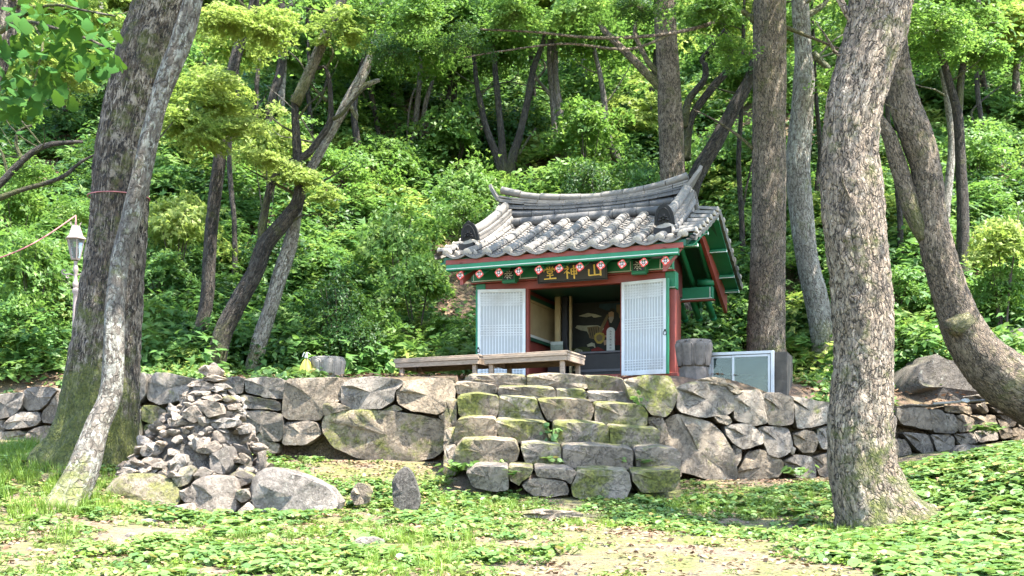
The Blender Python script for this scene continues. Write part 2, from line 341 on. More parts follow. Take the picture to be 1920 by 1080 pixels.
# ------------------------------------------------------------------ stones
def resample(poly, n):
    p = [Vector(q) for q in poly]
    q = []
    for i in range(len(p)):                      # one corner-cutting pass
        a, b = p[i], p[(i + 1) % len(p)]; q += [a.lerp(b, .10), a.lerp(b, .90)]
    L = [0]
    for i in range(len(q)): L.append(L[-1] + (q[(i + 1) % len(q)] - q[i]).length)
    out = []; j = 0
    for k in range(n):
        s = L[-1] * k / n
        while L[j + 1] < s: j += 1
        a, b = q[j], q[(j + 1) % len(q)]; out.append(a.lerp(b, (s - L[j]) / max(1e-9, L[j + 1] - L[j])))
    return out
def outline_stone(name, poly, Yf, thick, mat, parent, moss=0., bulge=.05, n=48, gap=1.02, rough=1.0, edge=.75, fcap=.05, lean=None, ysc=1.0, tread=0., seed=None, round_=1.0, org=None, roundback=False):
    """a lumpy block: outline (photo pixels) standing at distance Yf(px)"""
    pts = resample([(x, y) for x, y in poly], n)
    cx = sum(p.x for p in pts) / n; cyy = sum(p.y for p in pts) / n
    s = seed if seed is not None else rnd.random() * 100
    yf = Yf if callable(Yf) else (lambda px: Yf)
    dy0 = rnd.uniform(-.025, .025)
    gx, gy = rnd.uniform(-.10, .10), rnd.uniform(-.05, .12)
    if lean is not None: gy = lean; gx *= .3; dy0 *= .6
    if roundback: prof = [(.6, thick), (.9, thick * .9), (1, thick * .6), (1, thick * .3), (.99, .12 * thick + .02), (.95, .03), (.85, .01), (.68, -.005), (.45, -.012), (.2, -.02)]
    else: prof = [(1, thick), (1, thick * .5), (1, .06 * round_), (.992, .034 * round_), (.968, .014 * round_), (.92, .004), (.82, 0), (.66, -.006), (.45, -.012), (.2, -.015)]
    V = []; cw = P(cx, cyy, yf(cx))
    sz = max(.12, min(1., (P(pts[0].x, 0, cw.y) - P(pts[n // 2].x, 0, cw.y)).length + .2))
    for (k, dy) in prof:
        for p in pts:
            gp = gap; k = 1 - (1 - k) * (edge if dy < .1 else 1); x = cx + (p.x - cx) * k * gp; y = cyy + (p.y - cyy) * k * gp * ysc
            q = P(x, y, yf(cx)) if not callable(Yf) else P(x, y, yf(x))
            amp = min(1, dy / .05) if dy > .05 else 1
            rel = q - cw
            q = q + Vector((0, dy + dy0 + gx * rel.x * (1 if dy < .2 else 0) + gy * rel.z * (1 if dy < .2 else 0), 0))
            d = noise.noise_vector(q * 3.1 + Vector((s, 0, 0))) * .028 + noise.noise_vector(q * 9 + Vector((0, s, 0))) * .011
            d = d * rough * sz
            c_ = noise.cell(q * 5.5 + Vector((s, s, 0))) * .012 * rough
            bl = -bulge * (1 - k * k) * sz
            if tread and rel.z > 0: q = q + Vector((0, 0, tread * min(dy, .42) * min(1, rel.z / .05)))
            V.append(q + Vector((d.x * .6, d.y + (c_ if dy < .06 else 0) + bl, d.z * .6)))
    V.append(sum((V[-n + i] for i in range(n)), Vector()) / n)
    V.append(sum((V[i] for i in range(n)), Vector()) / n + (Vector((0, .02, 0))))
    rr_ = random.Random(int(s * 1000)); C0 = cw + Vector((0, .05, 0))
    for _ in range(6):
        nn_ = Vector((rr_.gauss(0, .75), -1, rr_.gauss(0, .75))).normalized(); dmax = max((v - C0).dot(nn_) for v in V); dc = dmax * rr_.uniform(.82, .97)
        for v in V:
            e_ = (v - C0).dot(nn_) - dc
            if e_ > 0: v.y += min(fcap, e_ / max(.35, -nn_.y) * .8)
    for v in V:
        if v.y < cw.y + .12: v += noise.noise_vector(v * 14 + Vector((s, 0, 0))) * .008 * rough; v.y += (abs(noise.noise(Vector((v.x * 6, v.z * 11, s)))) ** .7) * .022 * sz * rough
    m = len(prof); Fc = []
    for j in range(m - 1):
        for i in range(n): Fc.append((j * n + i, j * n + (i + 1) % n, (j + 1) * n + (i + 1) % n, (j + 1) * n + i))
    for i in range(n): Fc.append(((m - 1) * n + i, (m - 1) * n + (i + 1) % n, m * n)); Fc.append((i, m * n + 1, (i + 1) % n))
    Fc = [tuple(reversed(f)) for f in Fc]
    o = org if org is not None else (Vector(parent.location) if parent else cw)
    ob = mk(name, [v - o for v in V], Fc, mat, parent, True)
    if parent is None: ob.location = o
    me = ob.data
    try: me.set_sharp_from_angle(angle=R(48))
    except Exception: pass
    ob['moss'] = float(moss)
    return ob
def conv(L, ox, oy, k=3.0): return [(ox + x / k, oy + y / k) for x, y in L]

Ywall = lambda px: float(np.interp((px - 960) / F, [x / y for x, y in zip(WX, WY)], WY)) if False else None
# wall face distance as a function of the bearing
_wb = [(-300, 15.4), (-150, 14.8), (0, 14.5), (270, 13.8), (530, 13.2), (860, 12.72), (1230, 12.6), (1300, 12.62), (1555, 13.2), (1690, 14.6), (1930, 15.4), (2200, 16)]
def YW(px): return float(np.interp(px, [a for a, b in _wb], [b for a, b in _wb]))

c5 = lambda *L: conv(L, 0, 660); c6 = lambda *L: conv(L, 640, 600); c7 = lambda *L: conv(L, 1280, 600)
wl = empty('stone_wall', P(520, 860, 13.4), 0, 'rough grey boulder retaining wall left of the stone steps, behind the cairn', 'stone wall')
LW = [
 (c5((-150, 240), (-60, 232), (-70, 330), (-150, 380)), 0), (c5((-60, 240), (0, 235), (130, 228), (138, 250), (122, 320), (60, 365), (0, 378), (-65, 370)), 0),
 (c5((140, 205), (200, 195), (290, 200), (320, 215), (270, 290), (215, 328), (150, 330), (125, 300)), .1),
 (c5((265, 295), (325, 215), (400, 200), (410, 300), (330, 350), (290, 400), (232, 395), (230, 350)), .0),
 (c5((-150, 375), (20, 378), (30, 410), (10, 450), (-150, 465)), .2), (c5((30, 400), (60, 372), (120, 337), (210, 337), (230, 380), (200, 410), (100, 432), (40, 440)), .1),
 (c5((-150, 470), (40, 450), (110, 442), (160, 470), (140, 520), (-150, 530)), .3), (c5((150, 440), (230, 415), (300, 420), (300, 520), (150, 520)), .3),
 (c5((400, 195), (580, 170), (600, 300), (410, 310)), 0), (c5((600, 165), (765, 130), (765, 290), (610, 300)), 0), (c5((290, 410), (420, 320), (600, 310), (610, 500), (310, 510)), .4),
 (c5((610, 310), (790, 300), (800, 480), (620, 500)), .4),
 (c5((768, 122), (808, 113), (825, 150), (815, 240), (782, 285), (765, 220)), .1),
 (c5((822, 160), (862, 115), (950, 118), (1050, 140), (1095, 152), (1075, 205), (1030, 262), (960, 287), (900, 295), (822, 265)), .1),
 (c5((800, 300), (880, 300), (938, 335), (920, 362), (850, 402), (800, 385)), .8), (c5((930, 310), (962, 298), (1000, 320), (985, 345), (945, 338)), .2),
 (c5((1095, 160), (1200, 140), (1262, 150), (1270, 240), (1180, 260), (1085, 250)), .1),
 (c5((1270, 142), (1340, 135), (1372, 152), (1366, 230), (1300, 240), (1273, 200)), 0),
 (c5((1376, 150), (1480, 138), (1590, 152), (1602, 220), (1582, 262), (1480, 252), (1380, 227)), .1),
 (c5((1280, 250), (1380, 236), (1480, 260), (1572, 282), (1580, 330), (1480, 322), (1340, 315), (1290, 300)), .3),
 (c5((1330, 330), (1480, 330), (1590, 352), (1597, 460), (1570, 507), (1500, 500), (1460, 440), (1410, 500), (1390, 470), (1340, 400)), .2),
 (c5((1405, 505), (1462, 445), (1500, 505), (1570, 515), (1560, 570), (1420, 570)), .5),
 (c5((1010, 300), (1200, 270), (1320, 320), (1340, 420), (1300, 520), (1000, 520)), .1),
 (c5((800, 410), (930, 370), (1000, 350), (1000, 520), (820, 530)), .6),
 (c5((1606, 152), (1750, 142), (1900, 145), (1932, 160), (1920, 262), (1832, 312), (1800, 380), (1700, 380), (1622, 377), (1587, 345)), -.1),
 (c5((1595, 395), (1750, 388), (1785, 402), (1805, 460), (1725, 522), (1590, 527)), 0),
 (c6((-5, 352), (50, 325), (200, 318), (332, 330), (350, 350), (300, 400), (290, 460), (230, 500), (90, 499), (0, 490)), .0),
 (c6((312, 390), (350, 342), (480, 325), (620, 335), (642, 380), (635, 440), (600, 500), (540, 532), (470, 520), (400, 510), (320, 470)), -.2),
 (c6((-95, 540), (0, 508), (150, 505), (300, 515), (430, 528), (560, 562), (592, 600), (600, 660), (560, 740), (520, 772), (380, 797), (250, 802), (140, 790), (30, 745), (-40, 720), (-100, 620)), .55),
 (c6((230, 502), (305, 475), (345, 505), (300, 516)), .8), (c6((545, 540), (600, 505), (640, 450), (640, 560), (595, 590)), .0),
 (c6((-100, 470), (-20, 465), (60, 500), (-40, 520), (-100, 540)), .3),
]
for pl, ms in LW: outline_stone('stone', pl, YW, .42, M_stone, wl, ms)
rdark = [(c6((602, 480), (652, 425), (658, 540), (622, 640), (598, 620)), .1), (c6((598, 640), (648, 560), (655, 660), (640, 720), (600, 740)), .3), (c6((590, 740), (645, 690), (650, 840), (600, 860)), .3)]

st = empty('stone_steps', P(1070, 935, 11.6), 0, 'six rough mossy stone steps climbing to the small shrine', 'steps')
STEPS = [
 (11.25, [((700, 850), (760, 815), (940, 820), (942, 960), (870, 972), (740, 945)), ((942, 822), (1082, 830), (1062, 882), (1012, 912), (1000, 940), (947, 905)),
          ((1010, 922), (1062, 888), (1120, 882), (1260, 902), (1282, 960), (1270, 987), (1180, 1002), (1080, 992), (1030, 952)), ((1085, 830), (1260, 835), (1325, 850), (1292, 930), (1260, 900), (1100, 880)),
          ((1332, 840), (1480, 835), (1620, 850), (1632, 940), (1602, 1010), (1420, 1022), (1302, 1000), (1292, 940)), ((1632, 850), (1780, 845), (1905, 838), (1905, 900), (1870, 972), (1700, 982), (1642, 910))], .35),
 (11.62, [((640, 720), (680, 670), (820, 665), (985, 680), (1002, 740), (987, 802), (850, 830), (660, 855), (640, 800)), ((1005, 700), (1100, 685), (1230, 700), (1240, 750), (1236, 830), (1040, 820)),
          ((1242, 712), (1400, 700), (1600, 715), (1642, 730), (1642, 850), (1500, 840), (1242, 835)), ((1647, 720), (1780, 710), (1905, 730), (1910, 800), (1895, 850), (1660, 850))], .3),
 (12.02, [((630, 640), (650, 560), (720, 545), (860, 550), (882, 600), (872, 670), (700, 690), (640, 710)), ((866, 560), (1000, 560), (1162, 578), (1190, 700), (1000, 700), (882, 680)),
          ((1192, 572), (1350, 570), (1500, 590), (1512, 710), (1350, 715), (1195, 700)), ((1504, 592), (1650, 602), (1795, 612), (1795, 720), (1640, 725), (1514, 715))], .6),
 (12.40, [((650, 425), (760, 408), (880, 425), (885, 480), (872, 560), (830, 562), (660, 550)), ((887, 425), (1000, 430), (1100, 440), (1112, 500), (1150, 570), (880, 570), (880, 500)),
          ((1106, 445), (1250, 438), (1400, 450), (1422, 500), (1404, 570), (1370, 580), (1160, 578), (1122, 500)), ((1425, 465), (1580, 465), (1700, 478), (1727, 520), (1722, 600), (1640, 612), (1425, 590))], .45),
 (12.80, [((640, 352), (700, 345), (880, 370), (872, 420), (650, 420)), ((882, 372), (1080, 375), (1205, 385), (1210, 445), (1000, 440), (880, 425)),
          ((1210, 387), (1370, 392), (1388, 420), (1372, 460), (1210, 450)), ((1388, 405), (1500, 405), (1645, 410), (1645, 478), (1500, 470), (1390, 460))], .25),
 (13.15, [((690, 335), (720, 308), (900, 305), (1040, 315), (1042, 380), (880, 380), (700, 360)), ((1043, 312), (1180, 300), (1370, 310), (1387, 392), (1200, 390), (1045, 382)),
          ((1373, 312), (1480, 312), (1590, 330), (1595, 412), (1480, 410), (1388, 400))], .3),
]
for Ys, L, ms in STEPS:
    for q in L: outline_stone('step_stone', c6(*q), Ys + rnd.uniform(-.02, .02), .62, M_step, st, ms * 1.0 + rnd.uniform(-.4, .35), .03, round_=1.5, gap=.995, edge=.5, fcap=.0, n=56, rough=.8, lean=-.20, ysc=.93, tread=.15)
# cheek stones closing the sides of the flight
for k, (px, py0, py1, Yc) in enumerate([(640 + 622 / 3, 745, 815, 12.3), (640 + 620 / 3, 800, 845, 12.0), (640 + 620 / 3, 832, 890, 11.85)]):
    outline_stone('step_stone', [(px - 13, py0 + 4), (px + 8, py0), (px + 9, py1), (px - 15, py1 + 3)], Yc + .12, .5, M_stone, st, .5)

wr = empty('stone_wall', P(1420, 895, 12.9), 0, 'grey stone retaining wall right of the steps, under the glazed cabinet', 'stone wall')
RW = [
 (c6((1592, 332), (1700, 310), (1850, 315), (1892, 400), (1882, 480), (1832, 542), (1742, 532), (1702, 480), (1622, 440)), .75), (c6((1725, 545), (1800, 535), (1832, 600), (1842, 725), (1790, 725), (1780, 622), (1735, 610)), .3),
 (c6((1790, 725), (1850, 725), (1860, 850), (1800, 860)), .2), (c6((1855, 740), (1900, 735), (1915, 880), (1870, 890)), .1),
 (c7((-30, 372), (60, 342), (220, 347), (282, 400), (292, 500), (250, 532), (110, 547), (0, 522), (-30, 490)), .2),
 (c7((95, 332), (160, 318), (232, 325), (255, 372), (200, 362), (110, 350)), -.2), (c7((240, 352), (290, 360), (350, 402), (300, 420), (262, 395)), -.1),
 (c7((287, 430), (320, 402), (420, 392), (442, 412), (462, 500), (472, 582), (400, 597), (292, 562)), -.1), (c7((446, 422), (480, 405), (550, 405), (622, 440), (632, 500), (622, 582), (560, 592), (484, 587), (464, 480)), .1),
 (c7((590, 420), (700, 435), (760, 455), (838, 460), (838, 572), (740, 602), (652, 607), (637, 560), (632, 470)), .2), (c7((170, 530), (260, 537), (282, 572), (250, 592), (200, 572)), 0),
 (c7((240, 592), (330, 577), (400, 592), (442, 642), (452, 692), (400, 712), (340, 727), (280, 692), (245, 642)), 0), (c7((430, 602), (520, 595), (602, 607), (614, 700), (600, 742), (540, 777), (480, 752), (457, 682)), 0),
 (c7((622, 642), (680, 615), (742, 625), (762, 682), (742, 742), (680, 747), (632, 702)), 0), (c7((764, 612), (835, 592), (845, 722), (782, 727), (754, 652)), .3),
 (c7((-2, 527), (90, 547), (170, 582), (230, 642), (282, 742), (302, 840), (307, 897), (150, 897), (0, 852), (-90, 852), (-100, 700), (-95, 562), (-40, 532)), .3),
 (c7((287, 702), (332, 722), (332, 782), (305, 832), (290, 782)), 0), (c7((312, 862), (370, 742), (440, 727), (560, 792), (572, 842), (540, 882), (420, 895), (330, 900)), -.1),
 (c7((572, 792), (640, 757), (722, 767), (752, 852), (740, 887), (650, 892), (592, 852)), 0), (c7((732, 772), (832, 742), (838, 895), (770, 875), (747, 822)), -.1), (c7((602, 702), (637, 722), (622, 762), (605, 742)), 0),
 (c7((845, 462), (1000, 482), (1000, 602), (845, 592)), 0), (c7((1003, 482), (1165, 512), (1172, 622), (1003, 612)), 0), (c7((845, 602), (1000, 622), (1000, 762), (845, 742)), 0),
 (c7((1003, 622), (1172, 642), (1172, 762), (1003, 772)), 0), (c7((845, 762), (1172, 782), (1172, 892), (845, 897)), 0),
]
for pl, ms in RW: outline_stone('stone', pl, YW, .42, M_stone, wr, ms)
wf = empty('stone_wall', P(1800, 850, 15), 0, 'low rough stone wall below the boulder, behind the thick right trunk', 'stone wall')
FW = [
 (c7((1210, 490), (1300, 488), (1390, 500), (1407, 620), (1340, 607), (1230, 582), (1205, 532)), -.2), (c7((1392, 500), (1460, 507), (1500, 602), (1530, 637), (1420, 632), (1407, 602)), -.2),
 (c7((1470, 522), (1530, 532), (1545, 632), (1505, 632)), 0), (c7((1542, 537), (1590, 530), (1637, 562), (1632, 622), (1560, 632), (1547, 582)), 0), (c7((1617, 537), (1750, 530), (1767, 602), (1720, 622), (1640, 602)), 0),
 (c7((1762, 532), (1830, 525), (1887, 562), (1870, 597), (1790, 602)), 0), (c7((1480, 482), (1620, 485), (1632, 530), (1480, 517)), 0), (c7((1650, 472), (1700, 465), (1722, 512), (1700, 527), (1660, 502)), 0),
 (c7((1640, 422), (1700, 415), (1745, 452), (1700, 467), (1650, 457)), -.1), (c7((1722, 472), (1800, 460), (1872, 527), (1770, 522)), -.1), (c7((1165, 520), (1202, 542), (1197, 642), (1160, 662)), 0),
 (c7((1172, 662), (1262, 672), (1292, 752), (1182, 777)), .2), (c7((1242, 632), (1380, 642), (1422, 742), (1350, 752), (1290, 702)), -.1), (c7((1402, 642), (1520, 642), (1542, 722), (1432, 742)), -.2),
 (c7((1532, 640), (1640, 637), (1662, 692), (1560, 702)), -.1), (c7((1640, 625), (1770, 610), (1780, 670), (1665, 690)), 0), (c7((1770, 602), (1850, 602), (1872, 652), (1800, 672)), 0), (c7((1832, 662), (1880, 602), (1935, 622), (1935, 690)), 0),
 (c7((1890, 572), (1960, 560), (1960, 622), (1895, 605)), 0), (c7((1885, 540), (1960, 500), (1960, 556), (1900, 565)), 0), (c7((1935, 620), (2060, 600), (2060, 700), (1937, 690)), 0),
 (c7((1215, 483), (1300, 476), (1480, 472), (1482, 482), (1300, 489), (1215, 490)), -.1),
]
for pl, ms in FW: outline_stone('stone', pl, YW, .4, M_stone, wf, ms)

def Wp(ob_pts, name, mat, label, cat, Y, thick, moss=0, bulge=.15, group=None, rough=1.5, n=36):
    o = outline_stone(name, ob_pts, Y, thick, mat, None, moss, bulge, n, 1, rough, round_=1.6, roundback=True)
    return tag(o, label, cat, group)
c8 = lambda *L: conv(L, 1600, 560, 3.375)
Wp(c8((290, 600), (300, 540), (330, 490), (400, 420), (460, 400), (490, 360), (530, 342), (570, 370), (620, 385), (690, 395), (740, 450), (800, 560), (825, 610), (760, 690), (540, 700), (290, 700)),
   'boulder', M_boulder, 'large dark boulder under the leaning curved trunk', 'boulder', 15.8, 1.3, .1, .3, rough=2)
Wp(c8((900, 290), (980, 210), (1080, 185), (1160, 200), (1200, 300), (1180, 420), (960, 400)), 'boulder', M_boulder, 'grey rock half hidden behind the leaning curved trunk', 'boulder', 17.2, 1.2, 0, .3, rough=2)
Wp(c7((1530, 790), (1545, 735), (1580, 705), (1640, 700), (1720, 750), (1710, 790)), 'rock', M_boulder, 'small dark rock on the dirt path below the far right wall', 'rock', 13.2, .35, 0, .1)
Wp([(252, 982), (263, 975), (275, 972), (288, 978), (290, 992), (258, 993)], 'rock', M_cairn, 'small pale stone lying in the leaves in front of the cairn', 'rock', 9.0, .12, 0, .03)
Wp([(218, 1024), (232, 1002), (246, 998), (258, 1020), (250, 1032), (226, 1034)], 'rock', M_cairn, 'pointed grey stone poking from leaves near the bottom left', 'rock', 8.0, .14, 0, .04)
Wp([(645, 1028), (668, 1012), (700, 1008), (720, 1016), (712, 1034), (672, 1042), (650, 1042)], 'rock', M_cairn, 'flat pale stone on the grass below the carved marker', 'rock', 7.4, .2, .1, .03)
Wp([(975, 963), (1010, 955), (1050, 957), (1092, 962), (1098, 968), (1040, 972), (985, 971)], 'rock', M_stone, 'long flat stone sunk in the ground before the steps', 'rock', 9.6, .3, .4, .02)
Wp([(655, 925), (668, 905), (690, 908), (698, 922), (690, 945), (668, 948)], 'rock', M_stone, 'mossy stone half buried left of the carved marker', 'rock', 10.2, .2, .5, .05)

# ------------------------------------------------------------------ loose rock meshes (angular)
def rock_mesh(name, seed, mat, sub=2):
    r = random.Random(seed); bm = bmesh.new(); bmesh.ops.create_icosphere(bm, subdivisions=sub, radius=1)
    planes = []
    for _ in range(11):
        n = Vector((r.gauss(0, 1), r.gauss(0, 1), r.gauss(0, 1))).normalized(); planes.append((n, r.uniform(.42, .75)))
    for v in bm.verts:
        for n, d in planes:
            e = v.co.dot(n) - d
            if e > 0: v.co -= n * e * .94
        v.co += noise.noise_vector(v.co * 2 + Vector((seed, 0, 0))) * .06
    me = bpy.data.meshes.new(name); bm.to_mesh(me); bm.free(); me.materials.append(mat)
    me.polygons.foreach_set('use_smooth', [True] * len(me.polygons))
    me.set_sharp_from_angle(angle=R(24)); return me
ROCKS = [rock_mesh('stone', 40 + i, M_cairn) for i in range(9)]

# ------------------------------------------------------------------ cairn
CY = 10.75; CXp = 385
_rp = [(690, 12), (715, 32), (735, 40), (755, 58), (800, 84), (850, 108), (890, 135), (960, 150)]
def cR(py): return float(np.interp(py, [a for a, b in _rp], [b for a, b in _rp])) / F * CY
def cairn_c(py): return float(np.interp(py, [690, 760, 850, 960], [398, 392, 372, 368]))
def cairnY(px, py):
    r = cR(py); dx = (px - cairn_c(py)) / F * CY
    return CY - math.sqrt(max(0, r * r - dx * dx)) * .85
cr = empty('cairn', P(385, 965, CY), 0, 'cone shaped cairn of loose grey stones heaped on mossy boulders', 'cairn')
O = Vector(cr.location)
CS = [
 (10.0, .5, .75, ((600, 760), (640, 710), (720, 690), (840, 690), (920, 715), (980, 760), (1005, 800), (1000, 840), (930, 890), (800, 908), (650, 898), (605, 870))),
 (10.0, .4, -.3, ((1085, 720), (1200, 695), (1300, 700), (1320, 760), (1330, 880), (1300, 908), (1150, 918), (1095, 903), (1080, 800))),
 (9.95, .6, -.1, ((1405, 780), (1430, 700), (1510, 650), (1600, 660), (1750, 720), (1830, 760), (1880, 830), (1892, 870), (1850, 893), (1650, 928), (1500, 918), (1440, 873))),
 (10.0, .25, 0, ((1010, 780), (1070, 755), (1082, 800), (1092, 840), (1050, 853), (1015, 822))), (9.9, .25, 0, ((985, 865), (1080, 850), (1092, 900), (1050, 922), (1000, 895))),
 (9.85, .2, 0, ((948, 890), (1000, 882), (1045, 930), (1000, 945), (955, 925))), (10.0, .25, .3, ((1328, 780), (1390, 768), (1412, 822), (1370, 842), (1330, 822))),
 (9.9, .25, .1, ((1322, 905), (1380, 842), (1422, 872), (1414, 922), (1350, 950))),
 (None, .3, .6, ((958, 700), (1010, 650), (1060, 640), (1092, 670), (1060, 732), (1000, 757))), (None, .25, 0, ((795, 610), (830, 590), (890, 600), (917, 640), (860, 667), (800, 662))),
 (None, .25, 0, ((950, 620), (990, 573), (1040, 580), (1052, 620), (1010, 662), (960, 667))), (None, .3, 0, ((1178, 565), (1292, 528), (1292, 640), (1262, 682), (1190, 672))),
 (None, .2, .1, ((1108, 545), (1200, 498), (1242, 540), (1180, 572), (1120, 572))), (None, .25, .5, ((1280, 690), (1350, 660), (1422, 700), (1402, 742), (1330, 762))),
 (None, .2, 0, ((1080, 692), (1130, 643), (1192, 672), (1160, 697))), (None, .2, 0, ((888, 670), (930, 643), (962, 680), (942, 717), (900, 707))),
 (None, .12, -.6, ((1435, 640), (1450, 560), (1485, 558), (1482, 640), (1440, 692))), (None, .2, .3, ((1300, 612), (1350, 568), (1392, 600), (1372, 632))),
 (None, .2, -.1, ((1030, 335), (1100, 298), (1142, 362), (1100, 397), (1050, 372))), (None, .2, 0, ((945, 370), (1010, 360), (1060, 400), (1020, 415), (960, 415))),
 (10.6, .17, -.5, ((1120, 100), (1160, 76), (1210, 76), (1247, 100), (1232, 130), (1180, 138), (1128, 122))), (10.58, .2, -.3, ((1130, 142), (1200, 130), (1272, 150), (1230, 167), (1160, 162))),
 (10.62, .06, -.5, ((1170, 68), (1190, 55), (1212, 76), (1180, 78))), (None, .2, 0, ((1078, 190), (1140, 163), (1192, 190), (1160, 222), (1090, 217))), (None, .15, 0, ((1175, 205), (1230, 193), (1262, 215), (1220, 232))),
 (None, .15, 0, ((1048, 190), (1110, 148), (1152, 155), (1090, 192))), (None, .15, .2, ((1200, 180), (1270, 175), (1297, 200), (1250, 207))), (None, .15, .3, ((1100, 225), (1180, 218), (1182, 242), (1110, 242))),
 (None, .18, 0, ((1118, 250), (1220, 233), (1247, 265), (1200, 277))), (None, .2, .7, ((1240, 260), (1280, 238), (1312, 262), (1280, 282))), (None, .25, -.2, ((1030, 245), (1070, 230), (1100, 265), (1050, 280))),
 (None, .3, -.6, ((1060, 285), (1120, 268), (1230, 285), (1260, 340), (1180, 370), (1120, 320))), (None, .2, 0, ((1280, 300), (1330, 290), (1335, 320), (1290, 325))), (None, .25, -.5, ((1170, 380), (1260, 370), (1330, 380), (1320, 420), (1200, 425))),
 (None, .2, -.4, ((1405, 520), (1460, 512), (1500, 540), (1440, 560))), (None, .2, 0, ((1330, 420), (1390, 400), (1395, 450), (1340, 460))), (None, .25, .1, ((715, 590), (790, 555), (830, 565), (740, 610))),
 (None, .2, 0, ((645, 650), (700, 610), (730, 640), (660, 665))), (10.1, .2, 0, ((640, 690), (690, 645), (750, 670), (720, 690))),
]
for Yc, th, ms, q in CS:
    pl = c5(*q); cx = sum(a for a, b in pl) / len(pl); cyy = sum(b for a, b in pl) / len(pl)
    yy = Yc if Yc else cairnY(cx, cyy) - .07
    outline_stone('stone', pl, yy, th, M_cairn, cr, ms, .05, 26, 1.07, 1.6, roundback=True)
# earth and rubble heart of the heap
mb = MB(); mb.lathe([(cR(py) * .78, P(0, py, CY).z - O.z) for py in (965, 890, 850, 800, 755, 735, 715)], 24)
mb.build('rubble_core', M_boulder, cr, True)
k = 0
for j in range(240):
    py = 735 + (905 - 735) * (rnd.random() ** .8); a = rnd.uniform(-R(125), R(125)) if j < 212 else rnd.uniform(R(125), R(235))
    r = cR(py) * rnd.uniform(.88, 1.04); cx = (cairn_c(py) - 960) / F * CY
    loc = Vector((cx + r * math.sin(a), CY - r * math.cos(a) * .85, P(0, py, CY).z)) - O
    s = rnd.uniform(.05, .095) * (1.2 if py > 820 else .9)
    o = link('stone', ROCKS[j % 9], cr, loc, (rnd.uniform(-.7, .7), rnd.uniform(-.6, .6), rnd.uniform(0, 6.3)), (s * rnd.uniform(1, 1.6), s * rnd.uniform(.8, 1.2), s * rnd.uniform(.4, .7)))
    o['moss'] = rnd.uniform(-.6, .1)

# ------------------------------------------------------------------ carved marker stone
mkst = outline_stone('marker_stone', c6((285, 960), (282, 900), (300, 868), (330, 838), (352, 822), (378, 835), (402, 870), (420, 920), (440, 990), (436, 1060), (380, 1080), (300, 1070)), 10.0, .2, M_boulder, None, .15, .05, 30, 1, .8, roundback=True)
tag(mkst, 'small pointed dark stone carved with a mountain character', 'marker stone')
def strokes(mb, S, ox, oz, sz, yfun, wd=.085, m=0, wid=1.):
    for (x0, y0, x1, y1, a, b) in S:
        p = Vector((x0, y0)); q = Vector((x1, y1)); d = (q - p).normalized(); n = Vector((-d.y, d.x))
        pts = [p - d * .02, p + n * a * wd + d * .01, p.lerp(q, .5) + n * wd * .42 * (a + b), q + n * b * wd - d * .01, q + d * .03, q - n * b * wd * .9 - d * .02, p.lerp(q, .5) - n * wd * .38 * (a + b), p - n * a * wd + d * .015]
        v = [yfun(ox + t.x * sz * wid, oz + t.y * sz) for t in pts]
        mb.add(v, [tuple(range(8))], m)
SAN = [(.5, .93, .5, .16, .6, .5), (.15, .6, .13, .12, .5, .4), (.13, .14, .88, .17, .4, .5), (.88, .62, .87, .08, .5, .6)]
SIN = [(.24, .97, .31, .86, .5, .6), (.08, .74, .4, .79, .4, .5), (.38, .77, .04, .42, .5, .2), (.25, .58, .25, .02, .5, .5), (.3, .52, .42, .4, .3, .6), (.54, .74, .55, .3, .5, .5), (.54, .74, .92, .76, .4, .5),
       (.92, .76, .9, .3, .5, .5), (.56, .53, .9, .54, .35, .35), (.55, .32, .9, .33, .35, .35), (.73, .98, .73, -.02, .5, .5)]
DANG = [(.5, 1., .5, .83, .5, .5), (.28, .95, .36, .85, .4, .6), (.75, .97, .64, .85, .5, .4), (.13, .8, .08, .64, .5, .3), (.12, .79, .9, .81, .4, .5), (.9, .81, .82, .67, .5, .3), (.33, .67, .36, .48, .5, .4), (.33, .67, .69, .68, .35, .4),
        (.69, .68, .65, .48, .5, .4), (.36, .5, .65, .5, .35, .35), (.28, .33, .74, .35, .35, .4), (.5, .46, .5, .1, .5, .5), (.08, .08, .93, .1, .4, .55)]
M_carve = flat('carved groove', (.035, .03, .026), 1, .2, 10, 0)
mb = MB(); o0 = P(742, 907, 10.0)
strokes(mb, [(.5, .8, .5, .2, .4, .4), (.1, .6, .1, .15, .4, .4), (.1, .15, .9, .15, .3, .3), (.9, .6, .9, .15, .4, .4), (.3, .5, .2, .3, .3, .3), (.7, .5, .8, .3, .3, .3)], 0, 0, .085, lambda x, z: Vector((o0.x + x, 9.90, o0.z + z)) - mkst.location)
bm_ = bmesh.new()
mc = mb.build('carved_character', M_carve, mkst)
bpy.context.view_layer.update()
# press the character onto the stone's face
from mathutils.bvhtree import BVHTree
bv = BVHTree.FromPolygons([v.co for v in mkst.data.vertices], [tuple(p.vertices) for p in mkst.data.polygons])
for v in mc.data.vertices:
    h = bv.ray_cast(Vector((v.co.x, -3, v.co.z)), Vector((0, 1, 0)))
    if h[0] is not None: v.co.y = h[0].y - .003

